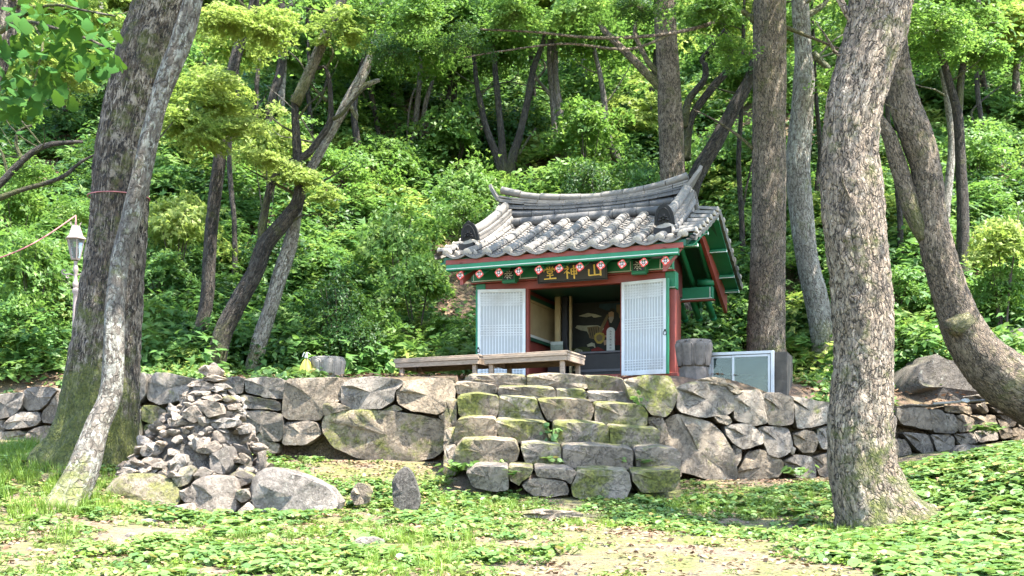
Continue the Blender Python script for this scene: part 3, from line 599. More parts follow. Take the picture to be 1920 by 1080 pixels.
# ================================================================== shrine
TH = R(21); E = Vector((.645, 14.67)); e1 = Vector((math.cos(TH), -math.sin(TH))); e2 = Vector((math.sin(TH), math.cos(TH)))
ZB = 2.72
def SW(s, d, z): q = E + e1 * s + e2 * d; return Vector((q.x, q.y, z))
def Lc(s, d, z): return Vector((s, d - 1.8, z - ZB))
sh = empty('shrine', SW(0, 1.8, ZB), -TH, 'small tiled shrine painted green and red with open white lattice doors', 'shrine')
sh.rotation_euler = (0, 0, -TH)
M_tile = None
def tile_mat(name, a, b_, dust):
    m, t, b = newmat(name); g = G(t); p = g.pos(); oi = g.n('ShaderNodeObjectInfo').outputs['Random']
    n = g.noise(p, 7, 8, .7); n2 = g.noise(p, 45, 5, .7)
    c = g.mix(g.ramp(n, .2, .8), a, b_); c = g.mix(g.ramp(oi, 0, 1, 0, .5), c, g.mix(.5, c, (.20, .18, .16)))
    c = g.mix(g.math('MULTIPLY', g.ramp(g.noise(p, 3.5, 8, .75), .48, .66), dust), c, (.27, .235, .20))
    c = g.mix(g.ramp(n2, .55, .75, 0, .3), c, (.07, .065, .06))
    g.l(c, b.inputs['Base Color']); b.inputs['Roughness'].default_value = .62; g.bump(g.math('ADD', n, n2), .5, .01, b); return m
M_tile = tile_mat('grey roof tile', (.095, .087, .079), (.185, .170, .153), .3)
M_tiled = tile_mat('dark ridge tile', (.035, .036, .039), (.10, .098, .10), .25)
M_plaster = flat('lime plaster', (.34, .295, .24), .9, .25, 10, .5, dirt=((.22, .18, .14), .5))
M_red = flat('oxide red paint', (.24, .045, .03), .55, .2, 5, .1, dirt=((.10, .03, .025), .5))
M_dred = flat('dark maroon paint', (.10, .022, .018), .6, .2, 5, .1)
M_green = flat('temple green paint', (.012, .17, .075), .5, .15, 5, .08, dirt=((.01, .08, .05), .4))
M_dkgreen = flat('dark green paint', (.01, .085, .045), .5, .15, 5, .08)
M_white = flat('white line paint', (.68, .68, .62), .6, .08, 9, 0)
M_paper = flat('white door paper', (.40, .41, .40), .8, .05, 6, .05, dirt=((.45, .44, .40), .3))
M_lat = flat('white lattice bars', (.60, .61, .60), .7, .08, 5, .1, dirt=((.34, .31, .26), .75))
M_black = flat('black lacquer', (.012, .012, .014), .35, .2, 6, .05)
M_crest = flat('black crest tile', (.018, .017, .017), .85, .3, 9, .2)
M_gold = flat('gold paint', (.85, .58, .12), .4, .1, 12, .1)
M_iron = flat('black iron', (.02, .02, .02), .45, .2, 9, .1, metal=.6)
M_cream = flat('cream wall', (.42, .33, .17), .8, .12, 4, .05, dirt=((.2, .15, .08), .4))
M_orng = flat('flower orange red', (.62, .05, .03), .5, .1, 9, 0)
M_dwood = flat('dark altar wood', (.025, .02, .02), .5, .3, 6, .1)

HW = 1.855; DR = 1.9; DB = 4.0; ZE = 4.52; ZR = 5.39
def roof_z(s, d):
    up = .05 * abs(s / HW) ** 4
    vg = -.10 * min(1, abs(s) / HW) ** 4
    if d <= DR: t = d / DR; return ZE + (ZR - ZE) * (.86 * t + .14 * t * t) + up + vg * t
    t = (DB - d) / (DB - DR); return ZE - .02 + (ZR - ZE + .02) * (.86 * t + .14 * t * t) + up + vg * t
roof = empty('roof', (0, 0, 0)); roof.parent = sh
def half_tile_mesh(name, L, r0, r1, mat, th=.016, n=10, flatk=.9):
    """half round cover tile lying along +Y, lower end at y=0"""
    V = []; Fc = []
    for (y, rr) in ((0, r1), (L, r0)):
        for k_ in range(n + 1):
            a = math.pi * k_ / n; V.append((rr * math.cos(a), y, rr * math.sin(a) * flatk))
        for k_ in range(n + 1):
            a = math.pi * k_ / n; V.append(((rr - th) * math.cos(a), y, (rr - th) * math.sin(a) * flatk))
    m = n + 1
    for k_ in range(n):
        Fc += [(k_, k_ + 1, 2 * m + k_ + 1, 2 * m + k_), (m + k_, 3 * m + k_, 3 * m + k_ + 1, m + k_ + 1), (k_, m + k_, m + k_ + 1, k_ + 1), (2 * m + k_, 2 * m + k_ + 1, 3 * m + k_ + 1, 3 * m + k_)]
    Fc += [(0, 2 * m, 3 * m, m), (n, m + n, 3 * m + n, 2 * m + n)]
    me = bpy.data.meshes.new(name); me.from_pydata(V, [], [tuple(reversed(f)) for f in Fc]); me.materials.append(mat)
    me.polygons.foreach_set('use_smooth', [True] * len(me.polygons)); me.set_sharp_from_angle(angle=R(40)); me.update(); return me
TL = .325
ME_ct = half_tile_mesh('cover_tile', TL + .02, .068, .0705, M_tile)
ME_vt = half_tile_mesh('verge_tile', .27, .060, .068, M_tile)
def place_along(me, a, b, name, parent, up=Vector((0, 0, 1)), roll=0):
    """put a tile mesh from point a (its y=0 end) pointing to b"""
    y = (b - a).normalized(); x = y.cross(up).normalized(); z = x.cross(y)
    Mx = Matrix((x, y, z)).transposed(); o = link(name, me, parent, a, Mx.to_euler()); return o
def cap_mesh():
    bm = bmesh.new(); bmesh.ops.create_uvsphere(bm, u_segments=14, v_segments=8, radius=1)
    for v in bm.verts:
        v.co = Vector((v.co.x * .074, v.co.y * .035, v.co.z * .072))
        if v.co.z < -.02: v.co.z = -.02
        v.co += noise.noise_vector(v.co * 20) * .005
    me = bpy.data.meshes.new('plaster_cap'); bm.to_mesh(me); bm.free(); me.materials.append(M_plaster); me.polygons.foreach_set('use_smooth', [True] * len(me.polygons)); return me
ME_cap = cap_mesh()
rows = [-1.855 + .155 + .31 * i for i in range(12)]
for i, s in enumerate(rows):
    inner = abs(s) < 1.5
    nseg = 6 if inner else 1
    for j in range(nseg):
        d0 = .03 + j * TL; d1 = d0 + TL
        if d0 > DR - .05: break
        jit = Vector((rnd.uniform(-.005, .005), 0, rnd.uniform(-.003, .003)))
        a = Lc(s, d0, roof_z(s, d0) + .032) + jit; b = Lc(s, d1, roof_z(s, d1) + .027) + jit
        place_along(ME_ct, a, b, 'cover_tile', roof)
    place_along(ME_cap, Lc(s, .035, roof_z(s, 0) + .04), Lc(s, .3, roof_z(s, .3) + .04), 'plaster_cap', roof)
# rear slope rows: hidden side, one object
mbk = MB()
for s in rows:
    pts = [Lc(s, d, roof_z(s, d) + .02) for d in np.linspace(DB, DR + .1, 8)]; mbk.tube(pts, .08, 8)
o = mbk.build('rear_tile_row', M_tile, roof, True); o['kind'] = 'stuff'
# concave pan tiles, in overlapping courses
def pan_courses(d0, d1, step, sgn, name):
    m = MB(); D = np.arange(d0, d1, step)
    edges = [-1.855] + rows + [1.855]
    for c in range(11):
        sa, sb = rows[c], rows[c + 1]
        for q, d in enumerate(D):
            n = 8; j = rnd.uniform(-.004, .004)
            v = []
            for (dd, lift) in ((d, .016 + j), (d + step * 1.3, .0)):
                for k_ in range(n + 1):
                    t = k_ / n; s = sa + .03 + (sb - sa - .06) * t; arc = -.055 * (1 - (2 * t - 1) ** 2)
                    v.append(Lc(s, dd, roof_z(s, min(dd, DB)) + .022 + arc + lift))
            v += [p - Vector((0, 0, .016)) for p in v[:n + 1]]
            f = [(k_, k_ + 1, n + 2 + k_, n + 1 + k_) for k_ in range(n)] + [(k_, 2 * n + 2 + k_, 2 * n + 3 + k_, k_ + 1) for k_ in range(n)]
            m.add(v, f)
    o = m.build(name, M_tile, roof, True); o['kind'] = 'stuff'; o.data.set_sharp_from_angle(angle=R(35))
pan_courses(0., DR - .02, .095, 1, 'pan_tiles')
# scalloped drip edge at the eave
m = MB()
for c in range(11):
    sa, sb = rows[c], rows[c + 1]; n = 10; v = []
    for k_ in range(n + 1):
        t = k_ / n; s = sa + (sb - sa) * t; z = roof_z(s, 0) + .03 - .058 * (1 - (2 * t - 1) ** 2)
        v += [Lc(s, -.035, z + .012), Lc(s, -.035, z - .02), Lc(s, .12, z - .0)]
    f = []
    for k_ in range(n): b = k_ * 3; f += [(b, b + 1, b + 4, b + 3), (b, b + 3, b + 5, b + 2), (b + 1, b + 2, b + 5, b + 4)]
    m.add(v, f)
m.build('drip_tiles', M_tile, roof, True).data.set_sharp_from_angle(angle=R(40))
# solid bed under the tiles (roof board and clay)
m = MB(); ss = np.linspace(-HW + .1, HW - .1, 9); dd = [0.03, .5, 1, 1.5, 1.9, 2.4, 3, 3.5, DB - .03]
v = []
for zz in (-.035, -.115):
    for d in dd:
        for s in ss: v.append(Lc(s, d, roof_z(s, d) + zz))
n1, n2 = len(ss), len(dd); f = []
for L0 in (0, n1 * n2):
    for j in range(n2 - 1):
        for i in range(n1 - 1):
            a = L0 + j * n1 + i; q = (a, a + 1, a + n1 + 1, a + n1); f.append(q if L0 == 0 else q[::-1])
N = n1 * n2
for i in range(n1 - 1): f.append((i, N + i, N + i + 1, i + 1)); b = (n2 - 1) * n1; f.append((b + i, b + i + 1, N + b + i + 1, N + b + i))
for j in range(n2 - 1): f.append((j * n1, (j + 1) * n1, N + (j + 1) * n1, N + j * n1)); a = j * n1 + n1 - 1; f.append((a, N + a, N + a + n1, a + n1))
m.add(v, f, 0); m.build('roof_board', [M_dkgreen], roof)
# verge: short tiles laid sideways at both gable ends
for sgn in (-1, 1):
    for j in range(15):
        d = .13 + j * .262
        a = Lc(sgn * (HW + .01), d, roof_z(sgn * HW, d) + .03); b = Lc(sgn * (HW - .27), d, roof_z(sgn * (HW - .27), d) + .055)
        if abs(d - DR) < .1: continue
        place_along(ME_vt, a, b, 'verge_tile', roof); place_along(ME_cap, Lc(sgn * (HW + .012), d, roof_z(sgn * HW, d) + .035), b, 'plaster_cap', roof).scale = (.85, .8, .85)
    # thick ragged edge under the verge tiles
    m = MB(); n = 90; v = []
    for k_ in range(n + 1):
        d = k_ / n * DB; z = roof_z(sgn * HW, d); sc_ = .03 * abs(math.sin(math.pi * (d - .0) / .262))
        v += [Lc(sgn * HW, d, z + .03), Lc(sgn * (HW + .035), d, z + .005 - sc_ * .3), Lc(sgn * (HW + .02), d, z - .05 - sc_), Lc(sgn * (HW - .10), d, z - .04)]
    f = []
    for k_ in range(n):
        b = k_ * 4
        for q in range(3): f.append((b + q, b + q + 1, b + q + 5, b + q + 4))
    if sgn < 0: f = [x[::-1] for x in f]
    m.add(v, f); m.build('verge_edge', M_tile, roof, False)
# fallen leaves and grit lying in the channels
m = MB()
for _ in range(600):
    c = rnd.randrange(11); t = .5 + rnd.uniform(-.24, .24); s = rows[c] + .31 * t; d = rnd.uniform(.15, 1.85) if rnd.random() < .35 else rnd.uniform(.8, 1.85)
    arc = -.055 * (1 - (2 * t - 1) ** 2)
    q = Lc(s, d, roof_z(s, d) + .048 + arc); a = rnd.uniform(0, 6.3); z1 = rnd.uniform(.008, .02)
    u = Vector((math.cos(a), math.sin(a), rnd.uniform(-.3, .6))) * z1; w_ = Vector((-math.sin(a), math.cos(a), .4)) * z1 * .6
    m.add([q - u, q + w_, q + u, q - w_], [(0, 1, 2, 3)])
o = m.build('leaf_litter', flat('brown roof litter', (.12, .07, .045), .9, .5, 30, 0), roof); o['kind'] = 'stuff'

# main ridge
def ridge_z(s):
    t = s / 1.55; return .23 * abs(t) ** 2.2 + (-.03 * t)
def ridge_pt(s, h, dd=0.): return Lc(s - .10, DR + dd, ZR - .005 + h + ridge_z(s) * (h / .33))
def seg_tube(m, pts, r, n=10): m.tube(pts, r, n)
RL = 1.50
def ridge_course(h, r, kind, segs, off, dpt=0., mat=None):
    L = 2 * RL / segs
    for j in range(segs + (1 if off else 0)):
        a = -RL + (j - (.5 if off else 0)) * L; b = a + L
        a = max(a, -RL - .02); b = min(b, RL + .02)
        if b - a < .03: continue
        jit = rnd.uniform(-.006, .006); m = MB()
        pts = [ridge_pt(a + (b - a) * t + (.004 if t == 0 else 0), h + jit, dpt) for t in (0, .33, .66, .985)]
        if kind == 'tube': m.tube(pts, [r * 1.03, r, r, r * .98], 10)
        else:
            v = []
            for p in pts: v += [p + Vector((0, -r, -.014)), p + Vector((0, -r, .014)), p + Vector((0, r, .014)), p + Vector((0, r, -.014))]
            f = [(0, 3, 2, 1), (12, 13, 14, 15)]
            for q in range(3):
                for e_ in range(4): f.append((q * 4 + e_, q * 4 + (e_ + 1) % 4, q * 4 + 4 + (e_ + 1) % 4, q * 4 + 4 + e_))
            m.add(v, f)
        o = m.build('ridge_tile', mat or M_tiled, roof, kind == 'tube')
        if kind == 'tube': o.data.set_sharp_from_angle(angle=R(50))
for dpt in (-.1,):
    ridge_course(.0, .075, 'tube', 8, False, -.11); ridge_course(.095, .068, 'tube', 8, True, -.07)
ridge_course(.0, .075, 'tube', 4, False, .11); ridge_course(.095, .068, 'tube', 4, True, .07)
for q, (h, wd_) in enumerate([(.155, .135), (.181, .12), (.207, .13), (.233, .115)]): ridge_course(h, wd_, 'slab', 7, q % 2 == 1, 0, M_tiled if q < 3 else M_tile)
ridge_course(.265, .085, 'slab', 7, True, 0, M_tile)
ridge_course(.322, .06, 'tube', 9, False, 0, M_tile)
m = MB(); m.box(-RL + .02, RL - .02, DR - 1.8 - .085, DR - 1.8 + .085, ZR - .14 - ZB, ZR + .17 - ZB); m.build('ridge_core', M_plaster, roof)
# upturned end tiles of the main ridge, plaster collars
for sgn in (-1, 1):
    m = MB(); p0 = ridge_pt(sgn * RL, .24); x = Vector((sgn, 0, 0)); z = Vector((0, 0, 1)); y = Vector((0, 1, 0))
    prof = [(0, -.02, .12), (.05, .05, .10), (.10, .13, .075), (.15, .20, .045), (.175, .27, .012)]
    v = []
    for (u, h, hw) in prof: v += [p0 + x * u + z * h - y * hw, p0 + x * (u + .045) + z * (h - .02) - y * hw * .8, p0 + x * (u + .045) + z * (h - .02) + y * hw * .8, p0 + x * u + z * h + y * hw]
    f = [(0, 1, 2, 3), tuple(16 + k_ for k_ in (3, 2, 1, 0))]
    for q in range(4):
        for e_ in range(4): f.append((q * 4 + e_, q * 4 + 4 + e_, q * 4 + 4 + (e_ + 1) % 4, q * 4 + (e_ + 1) % 4))
    if sgn < 0: f = [t_[::-1] for t_ in f]
    m.add(v, f); m.build('ridge_end_tile', M_tile, roof)
    bm = bmesh.new(); bmesh.ops.create_icosphere(bm, subdivisions=3, radius=1)
    for v_ in bm.verts:
        v_.co = Vector((v_.co.x * .085, v_.co.y * .19, v_.co.z * .24)); v_.co += noise.noise_vector(v_.co * 9) * .035
    me = bpy.data.meshes.new('ridge_plaster'); bm.to_mesh(me); bm.free(); me.materials.append(M_plaster); me.polygons.foreach_set('use_smooth', [True] * len(me.polygons))
    link('ridge_plaster', me, roof, ridge_pt(sgn * (RL - .0), .07))
# descending ridges on the front slope with crested end tiles
def hip(sgn, rear=False):
    s0 = sgn * 1.44 - .05
    def hp(t, h, o_=0):                       # t 0 at the main ridge, 1 at the lower end
        d = DR - .05 - t * (DR - .52) if not rear else DR + .05 + t * (DB - DR - .5)
        return Lc(s0 + o_, d, roof_z(s0, d) + .06 + h + .08 * (1 - t) ** 2)
    for (h, r, ox, kind, sg) in [(.0, .062, -.085, 'tube', 4), (.0, .062, .085, 'tube', 4), (.085, .12, 0, 'slab', 5), (.118, .11, 0, 'slab', 4), (.15, .115, 0, 'slab', 5), (.205, .07, 0, 'tube', 5)]:
        for j in range(sg):
            m = MB(); pts = [hp(j / sg + q / 3 / sg * .985, h + rnd.uniform(-.003, .003), ox) for q in range(4)]
            if kind == 'tube': m.tube(pts, r, 10)
            else:
                v = []
                for p in pts: v += [p + Vector((-r, 0, -.015)), p + Vector((r, 0, -.015)), p + Vector((r, 0, .015)), p + Vector((-r, 0, .015))]
                f = [(0, 3, 2, 1), (12, 13, 14, 15)]
                for q in range(3):
                    for e_ in range(4): f.append((q * 4 + e_, q * 4 + (e_ + 1) % 4, q * 4 + 4 + (e_ + 1) % 4, q * 4 + 4 + e_))
                m.add(v, f)
            o = m.build('ridge_tile', M_tile, roof, kind == 'tube')
            if kind == 'tube': o.data.set_sharp_from_angle(angle=R(50))
    if rear: return
    # crested black end tile, plaster and small dark tile beneath it
    c = hp(1, .075) + Vector((0, -.09, .0)); m = MB(); n = 16; v = []
    for yy in (-.02, .02):
        for k_ in range(n + 1):
            a = math.pi * k_ / n; rx = .14; v.append(c + Vector((rx * math.cos(a), yy - .05 * math.sin(a), .26 * math.sin(a) ** .8 - .02 + (.022 if k_ == n // 2 else 0))))
        v.append(c + Vector((0, yy, -.04)))
    N_ = n + 2; f = [tuple(range(N_)), tuple(reversed(range(N_, 2 * N_)))]
    for k_ in range(N_): f.append((k_, N_ + k_, N_ + (k_ + 1) % N_, (k_ + 1) % N_))
    f = [t_[::-1] for t_ in f]
    m.add(v, f, 0)
    m.tube([c + Vector((.10 * math.cos(a), -.035 - .05 * math.sin(a), .20 * math.sin(a) - .01)) for a in [math.pi * k_ / 12 for k_ in range(13)]], .006, 6, 0)
    for (u, v_) in ((0, .10), (-.035, .065), (.035, .065), (0, .045), (-.05, .03), (.05, .03), (0, .08)):
        m.box(c.x + u - .013, c.x + u + .013, c.y - .09, c.y - .04, c.z + v_ - .008, c.z + v_ + .008)
    m.build('crest_tile', M_crest, roof)
    bm = bmesh.new(); bmesh.ops.create_icosphere(bm, subdivisions=3, radius=1)
    for q in bm.verts:
        q.co = Vector((q.co.x * .15, q.co.y * .09, q.co.z * .12)); q.co += noise.noise_vector(q.co * 11) * .025
    me = bpy.data.meshes.new('crest_plaster'); bm.to_mesh(me); bm.free(); me.materials.append(M_plaster); me.polygons.foreach_set('use_smooth', [True] * len(me.polygons))
    link('crest_plaster', me, roof, c + Vector((0, .03, -.11)))
    m = MB(); v = []
    for yy in (-.155, -.08):
        for k_ in range(9):
            t = k_ / 8; v += [c + Vector((-.115 + .23 * t, yy, -.08 - .022 * (1 - (2 * t - 1) ** 2))), c + Vector((-.115 + .23 * t, yy, -.165 - .022 * (1 - (2 * t - 1) ** 2)))]
    f = []
    for k_ in range(8): b = 2 * k_; f += [(b, b + 1, b + 3, b + 2), (18 + b, 18 + b + 2, 18 + b + 3, 18 + b + 1), (b, b + 2, 18 + b + 2, 18 + b), (b + 1, 18 + b + 1, 18 + b + 3, b + 3)]
    m.add(v, f); m.build('crest_lower_tile', M_crest, roof)
    # two splayed half-round tiles under the crest
    for q in (-1, 1):
        a = c + Vector((q * .13, -.22, -.27)); b = c + Vector((q * .03, .03, -.17)); place_along(ME_vt, a, b, 'cover_tile', roof); place_along(ME_cap, a, b, 'plaster_cap', roof)
for sg_ in (-1, 1): hip(sg_); hip(sg_, True)

# eave carpentry
def beam(name, s0, s1, d0, d1, z0, z1, mat, parent=sh, b=.006): return MB().bbox(s0, s1, d0 - 1.8, d1 - 1.8, z0 - ZB, z1 - ZB, b).build(name, mat, parent)
beam('eave_fillet', -1.72, 1.72, .02, .07, 4.424, 4.50, M_red)
ef = beam('eave_board', -1.70, 1.66, -.01, .075, 4.335, 4.423, M_green)
beam('white_line', -1.70, 1.66, -.014, -.009, 4.358, 4.368, M_white, ef, .001)
# rafters: round, running up to the ridge, with painted flower ends
def rafter_mesh(d0, d1, name):
    m = MB(); m.tube([(0, 0, 0), (0, d1 - d0, (roof_z(0, d1) - roof_z(0, d0)) * .93)], [.040, .046], 12); me = bpy.data.meshes.new(name)
    me.from_pydata(m.v, [], m.f); me.materials.append(M_green); me.polygons.foreach_set('use_smooth', [True] * len(me.polygons)); me.set_sharp_from_angle(angle=R(40)); return me
ME_rf = rafter_mesh(.09, 1.75, 'rafter')
def flower():
    m = MB(); n = 40
    def star(r0, amp, k_, y, mi, ph=0, c=(0, 0), nn=40):
        m.add([(c[0] + (r0 + amp * math.cos(k_ * t + ph)) * math.cos(t), y, c[1] + (r0 + amp * math.cos(k_ * t + ph)) * math.sin(t)) for t in [2 * math.pi * q / nn for q in range(nn)]], [tuple(range(nn))], mi)
    star(.056, .006, 4, -.004, 0, math.pi / 4); star(.036, .009, 4, -.007, 1); star(.021, .007, 4, -.010, 2, math.pi)
    for q in range(4):
        a = math.pi / 2 * q; star(.007, 0, 1, -.012, 0, 0, (.027 * math.cos(a), .027 * math.sin(a)), 10)
    star(.009, 0, 1, -.013, 1, 0, (0, 0), 12)
    me = bpy.data.meshes.new('flower_disc'); me.from_pydata(m.v, [], m.f)
    for q in (M_orng, M_white, M_black): me.materials.append(q)
    me.polygons.foreach_set('material_index', m.m); return me
ME_fl = flower()
NR = 11
for i in range(NR):
    s = -1.52 + .04 + i * (3.0 / (NR - 1)) * .99
    r_ = link('rafter', ME_rf, sh, Lc(s, .0, 4.262)); link('flower_disc', ME_fl, r_, (0, -.002, 0))
ME_rr = rafter_mesh(.09, 1.75, 'rafter')
for i in range(NR):
    s = -1.48 + i * .297
    o = link('rafter', ME_rr, sh, Lc(s, DB - .09, roof_z(s, DB - .09) - .30), (0, 0, math.pi))
for s in (.93, 1.17, 1.41):
    m = MB(); m.tube([Lc(s, 3.2, 4.34), Lc(s, 3.93, 4.02)], .052, 12); m.tube([Lc(s, 3.86, 4.05), Lc(s, 3.935, 4.018)], .056, 12); m.build('rafter', M_green, sh, True)
# soffit boards between the rafters
for (da, db) in ((.1, 1.85), (3.9, 1.95)):
    v = [Lc(-1.6, da, roof_z(0, da) - .135), Lc(1.6, da, roof_z(0, da) - .135), Lc(1.6, db, roof_z(0, db) - .135), Lc(-1.6, db, roof_z(0, db) - .135)]
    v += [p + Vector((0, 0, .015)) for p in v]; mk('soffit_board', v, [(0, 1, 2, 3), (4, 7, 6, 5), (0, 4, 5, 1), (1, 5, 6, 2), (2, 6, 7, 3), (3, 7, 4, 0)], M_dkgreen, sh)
# purlins with white outlines and red soffit line
def purlin(d, z0, z1, s0=-1.57, s1=1.6, rows_=True):
    o = beam('purlin', s0, s1, d - .055, d + .055, z0 + .02, z1, M_green); beam('red_edge', s0 - .01, s1 + .02, d - .065, d + .065, z0, z0 + .018, M_red, o, .002)
    beam('white_line', s0 + .01, s1 - .01, d - .0595, d - .055, z0 + .03, z0 + .04, M_white, o, .001)
    for s in (s0 + .03, s1 - .05): beam('white_line', s, s + .01, d - .0595, d - .055, z0 + .045, z1 - .01, M_white, o, .001)
    return o
purlin(.62, 4.235, 4.42, -1.55, 1.46)
purlin(3.15, 4.20, 4.42, -1.57, 1.55)
o = beam('purlin', -1.5, 1.5, 1.85, 1.96, 4.84, 5.0, M_green)
for sgn in (1,):
    m = MB(); m.tube([Lc(1.3, .62, 4.47), Lc(1.5, .62, 4.47)], .06, 14); m.build('round_purlin', M_green, sh, True)
    m = MB(); m.tube([Lc(1.3, 3.15, 4.50), Lc(1.56, 3.15, 4.50)], .06, 14); m.build('round_purlin', M_green, sh, True)
# white uprights on the purlin and decorated bracket blocks
for s in (-.78, .86, 1.28):
    beam('white_line', s, s + .012, .552, .558, 4.27, 4.40, M_white, sh, .001)
def pattern_block(s):
    o = beam('bracket_block', s - .10, s + .10, .40, .58, 4.225, 4.385, M_green); m = MB()
    for q in range(8):
        a = math.pi / 4 * q
        for rr, w_ in ((.022, .008), (.045, .011), (.064, .007)):
            cx_, cz_ = rr * math.cos(a + rr * 9), rr * math.sin(a + rr * 9); m.box(s + cx_ - w_, s + cx_ + w_, .396 - 1.8, .40 - 1.8 - .001, 4.305 + cz_ - w_ * .55 - ZB, 4.305 + cz_ + w_ * .55 - ZB)
    pp = MB(); pp.box(s - .08, s + .08, .3975 - 1.8, .3995 - 1.8, 4.235 - ZB, 4.375 - ZB); pp.build('block_face', M_black, o)
    m.build('painted_pattern', M_white, o)
    m2 = MB(); m2.box(s - .10, s + .10, .40 - 1.8, .5 - 1.8, 4.19 - ZB, 4.224 - ZB); m2.build('block_foot', M_green, o)
pattern_block(-.90); pattern_block(1.02)
# body: posts, lintel, walls
ZF = 2.84
DF = .66
def post(s, d, z0, z1, w_=.065, mat=M_red, name='post'): return beam(name, s - w_, s + w_, d - w_, d + w_, z0, z1, mat)
post(1.43, DF + .03, ZB - .05, 4.0, .05); post(-1.42, DF + .03, ZB - .05, 4.0, .06)
beam('post_head', 1.345, 1.495, DF - .05, DF + .12, 4.0, 4.235, M_green); beam('post_head', -1.495, -1.345, DF - .05, DF + .12, 4.0, 4.235, M_green)
beam('white_line', 1.35, 1.49, DF - .055, DF - .0505, 4.01, 4.02, M_white)
beam('door_post', -.75, -.68, DF - .03, DF + .07, ZF, 4.14, M_red); beam('door_post', .70, .77, DF - .03, DF + .07, ZF, 4.14, M_red)
beam('lintel', -1.36, 1.345, DF - .04, DF + .08, 4.12, 4.235, M_red)
beam('sill_beam', -1.5, 1.52, DF - .06, DF + .1, ZB + .0, ZF, M_red)
beam('corner_step', 1.40, 1.62, DF - .1, DF + .12, ZB - .03, ZB + .045, M_orng if False else M_red)
for (sa, sb) in ((-1.36, -.75), (.77, 1.36)):
    beam('front_wall', sa, sb, DF + .01, DF + .04, ZF, 4.12, M_green if sa > 0 else M_cream)
def wall_quad(name, a, b, z0, z1, th, mat):
    """upright panel between plan points a and b"""
    n = Vector((-(b[1] - a[1]), b[0] - a[0])).normalized() * th
    pl = [(a[0], a[1]), (b[0], b[1]), (b[0] + n.x, b[1] + n.y), (a[0] + n.x, a[1] + n.y)]
    v = [Lc(p[0], p[1], z) for z in (z0, z1) for p in pl]
    return mk(name, v, [(0, 3, 2, 1), (4, 5, 6, 7), (0, 1, 5, 4), (1, 2, 6, 5), (2, 3, 7, 6), (3, 0, 4, 7)], mat, sh)
RB = .96                                       # rear right post stands further in
wall_quad('side_wall', (1.40, DF + .1), (RB + .02, 3.1), ZF, 4.22, -.05, M_red)
wall_quad('side_wall', (-1.30, 3.1), (-1.38, DF + .1), ZF, 4.22, .05, M_red)
post(RB, 3.1, ZB - .05, 4.2); post(-1.32, 3.1, ZB - .05, 4.2)
# inner cream panel with frame on the left wall
wall_quad('partition', (-.92, 2.62), (-.92, DF + .12), ZF, 4.22, .04, M_red)
wall_quad('wall_panel', (-.862, 2.32), (-.862, .95), 3.53, 4.02, .012, M_cream)
for (z0, z1, mm) in ((3.49, 3.529, M_white), (4.021, 4.055, M_cream), (3.44, 3.489, M_dkgreen), (4.056, 4.12, M_dkgreen)): wall_quad('panel_rail', (-.853, 2.4), (-.853, .9), z0, z1, .025, mm)
wall_quad('panel_rail', (-.853, 2.36), (-.853, 2.322), 3.53, 4.02, .03, M_cream)
wall_quad('rear_panel', (-.9, 2.64), (1.05, 2.64), ZF, 4.22, .03, M_dwood)
wall_quad('rear_wall', (RB - .05, 3.08), (-1.3, 3.08), ZF, 4.22, .05, M_red)
beam('floor_boards', -1.36, 1.0, DF + .1, 3.08, ZF - .06, ZF, M_dwood)
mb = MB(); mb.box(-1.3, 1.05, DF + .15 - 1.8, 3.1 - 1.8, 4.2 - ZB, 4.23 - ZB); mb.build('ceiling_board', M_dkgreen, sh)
for (s_, nm_, mt_) in ((-.66, 'inner_post', M_cream), (-.54, 'inner_post', M_black), (-.45, 'pale_post', M_cream)):
    beam(nm_, s_ - (.045 if nm_ == 'inner_post' else .018), s_ + (.045 if nm_ == 'inner_post' else .018), 1.9, 1.96, ZF, 4.2, mt_)
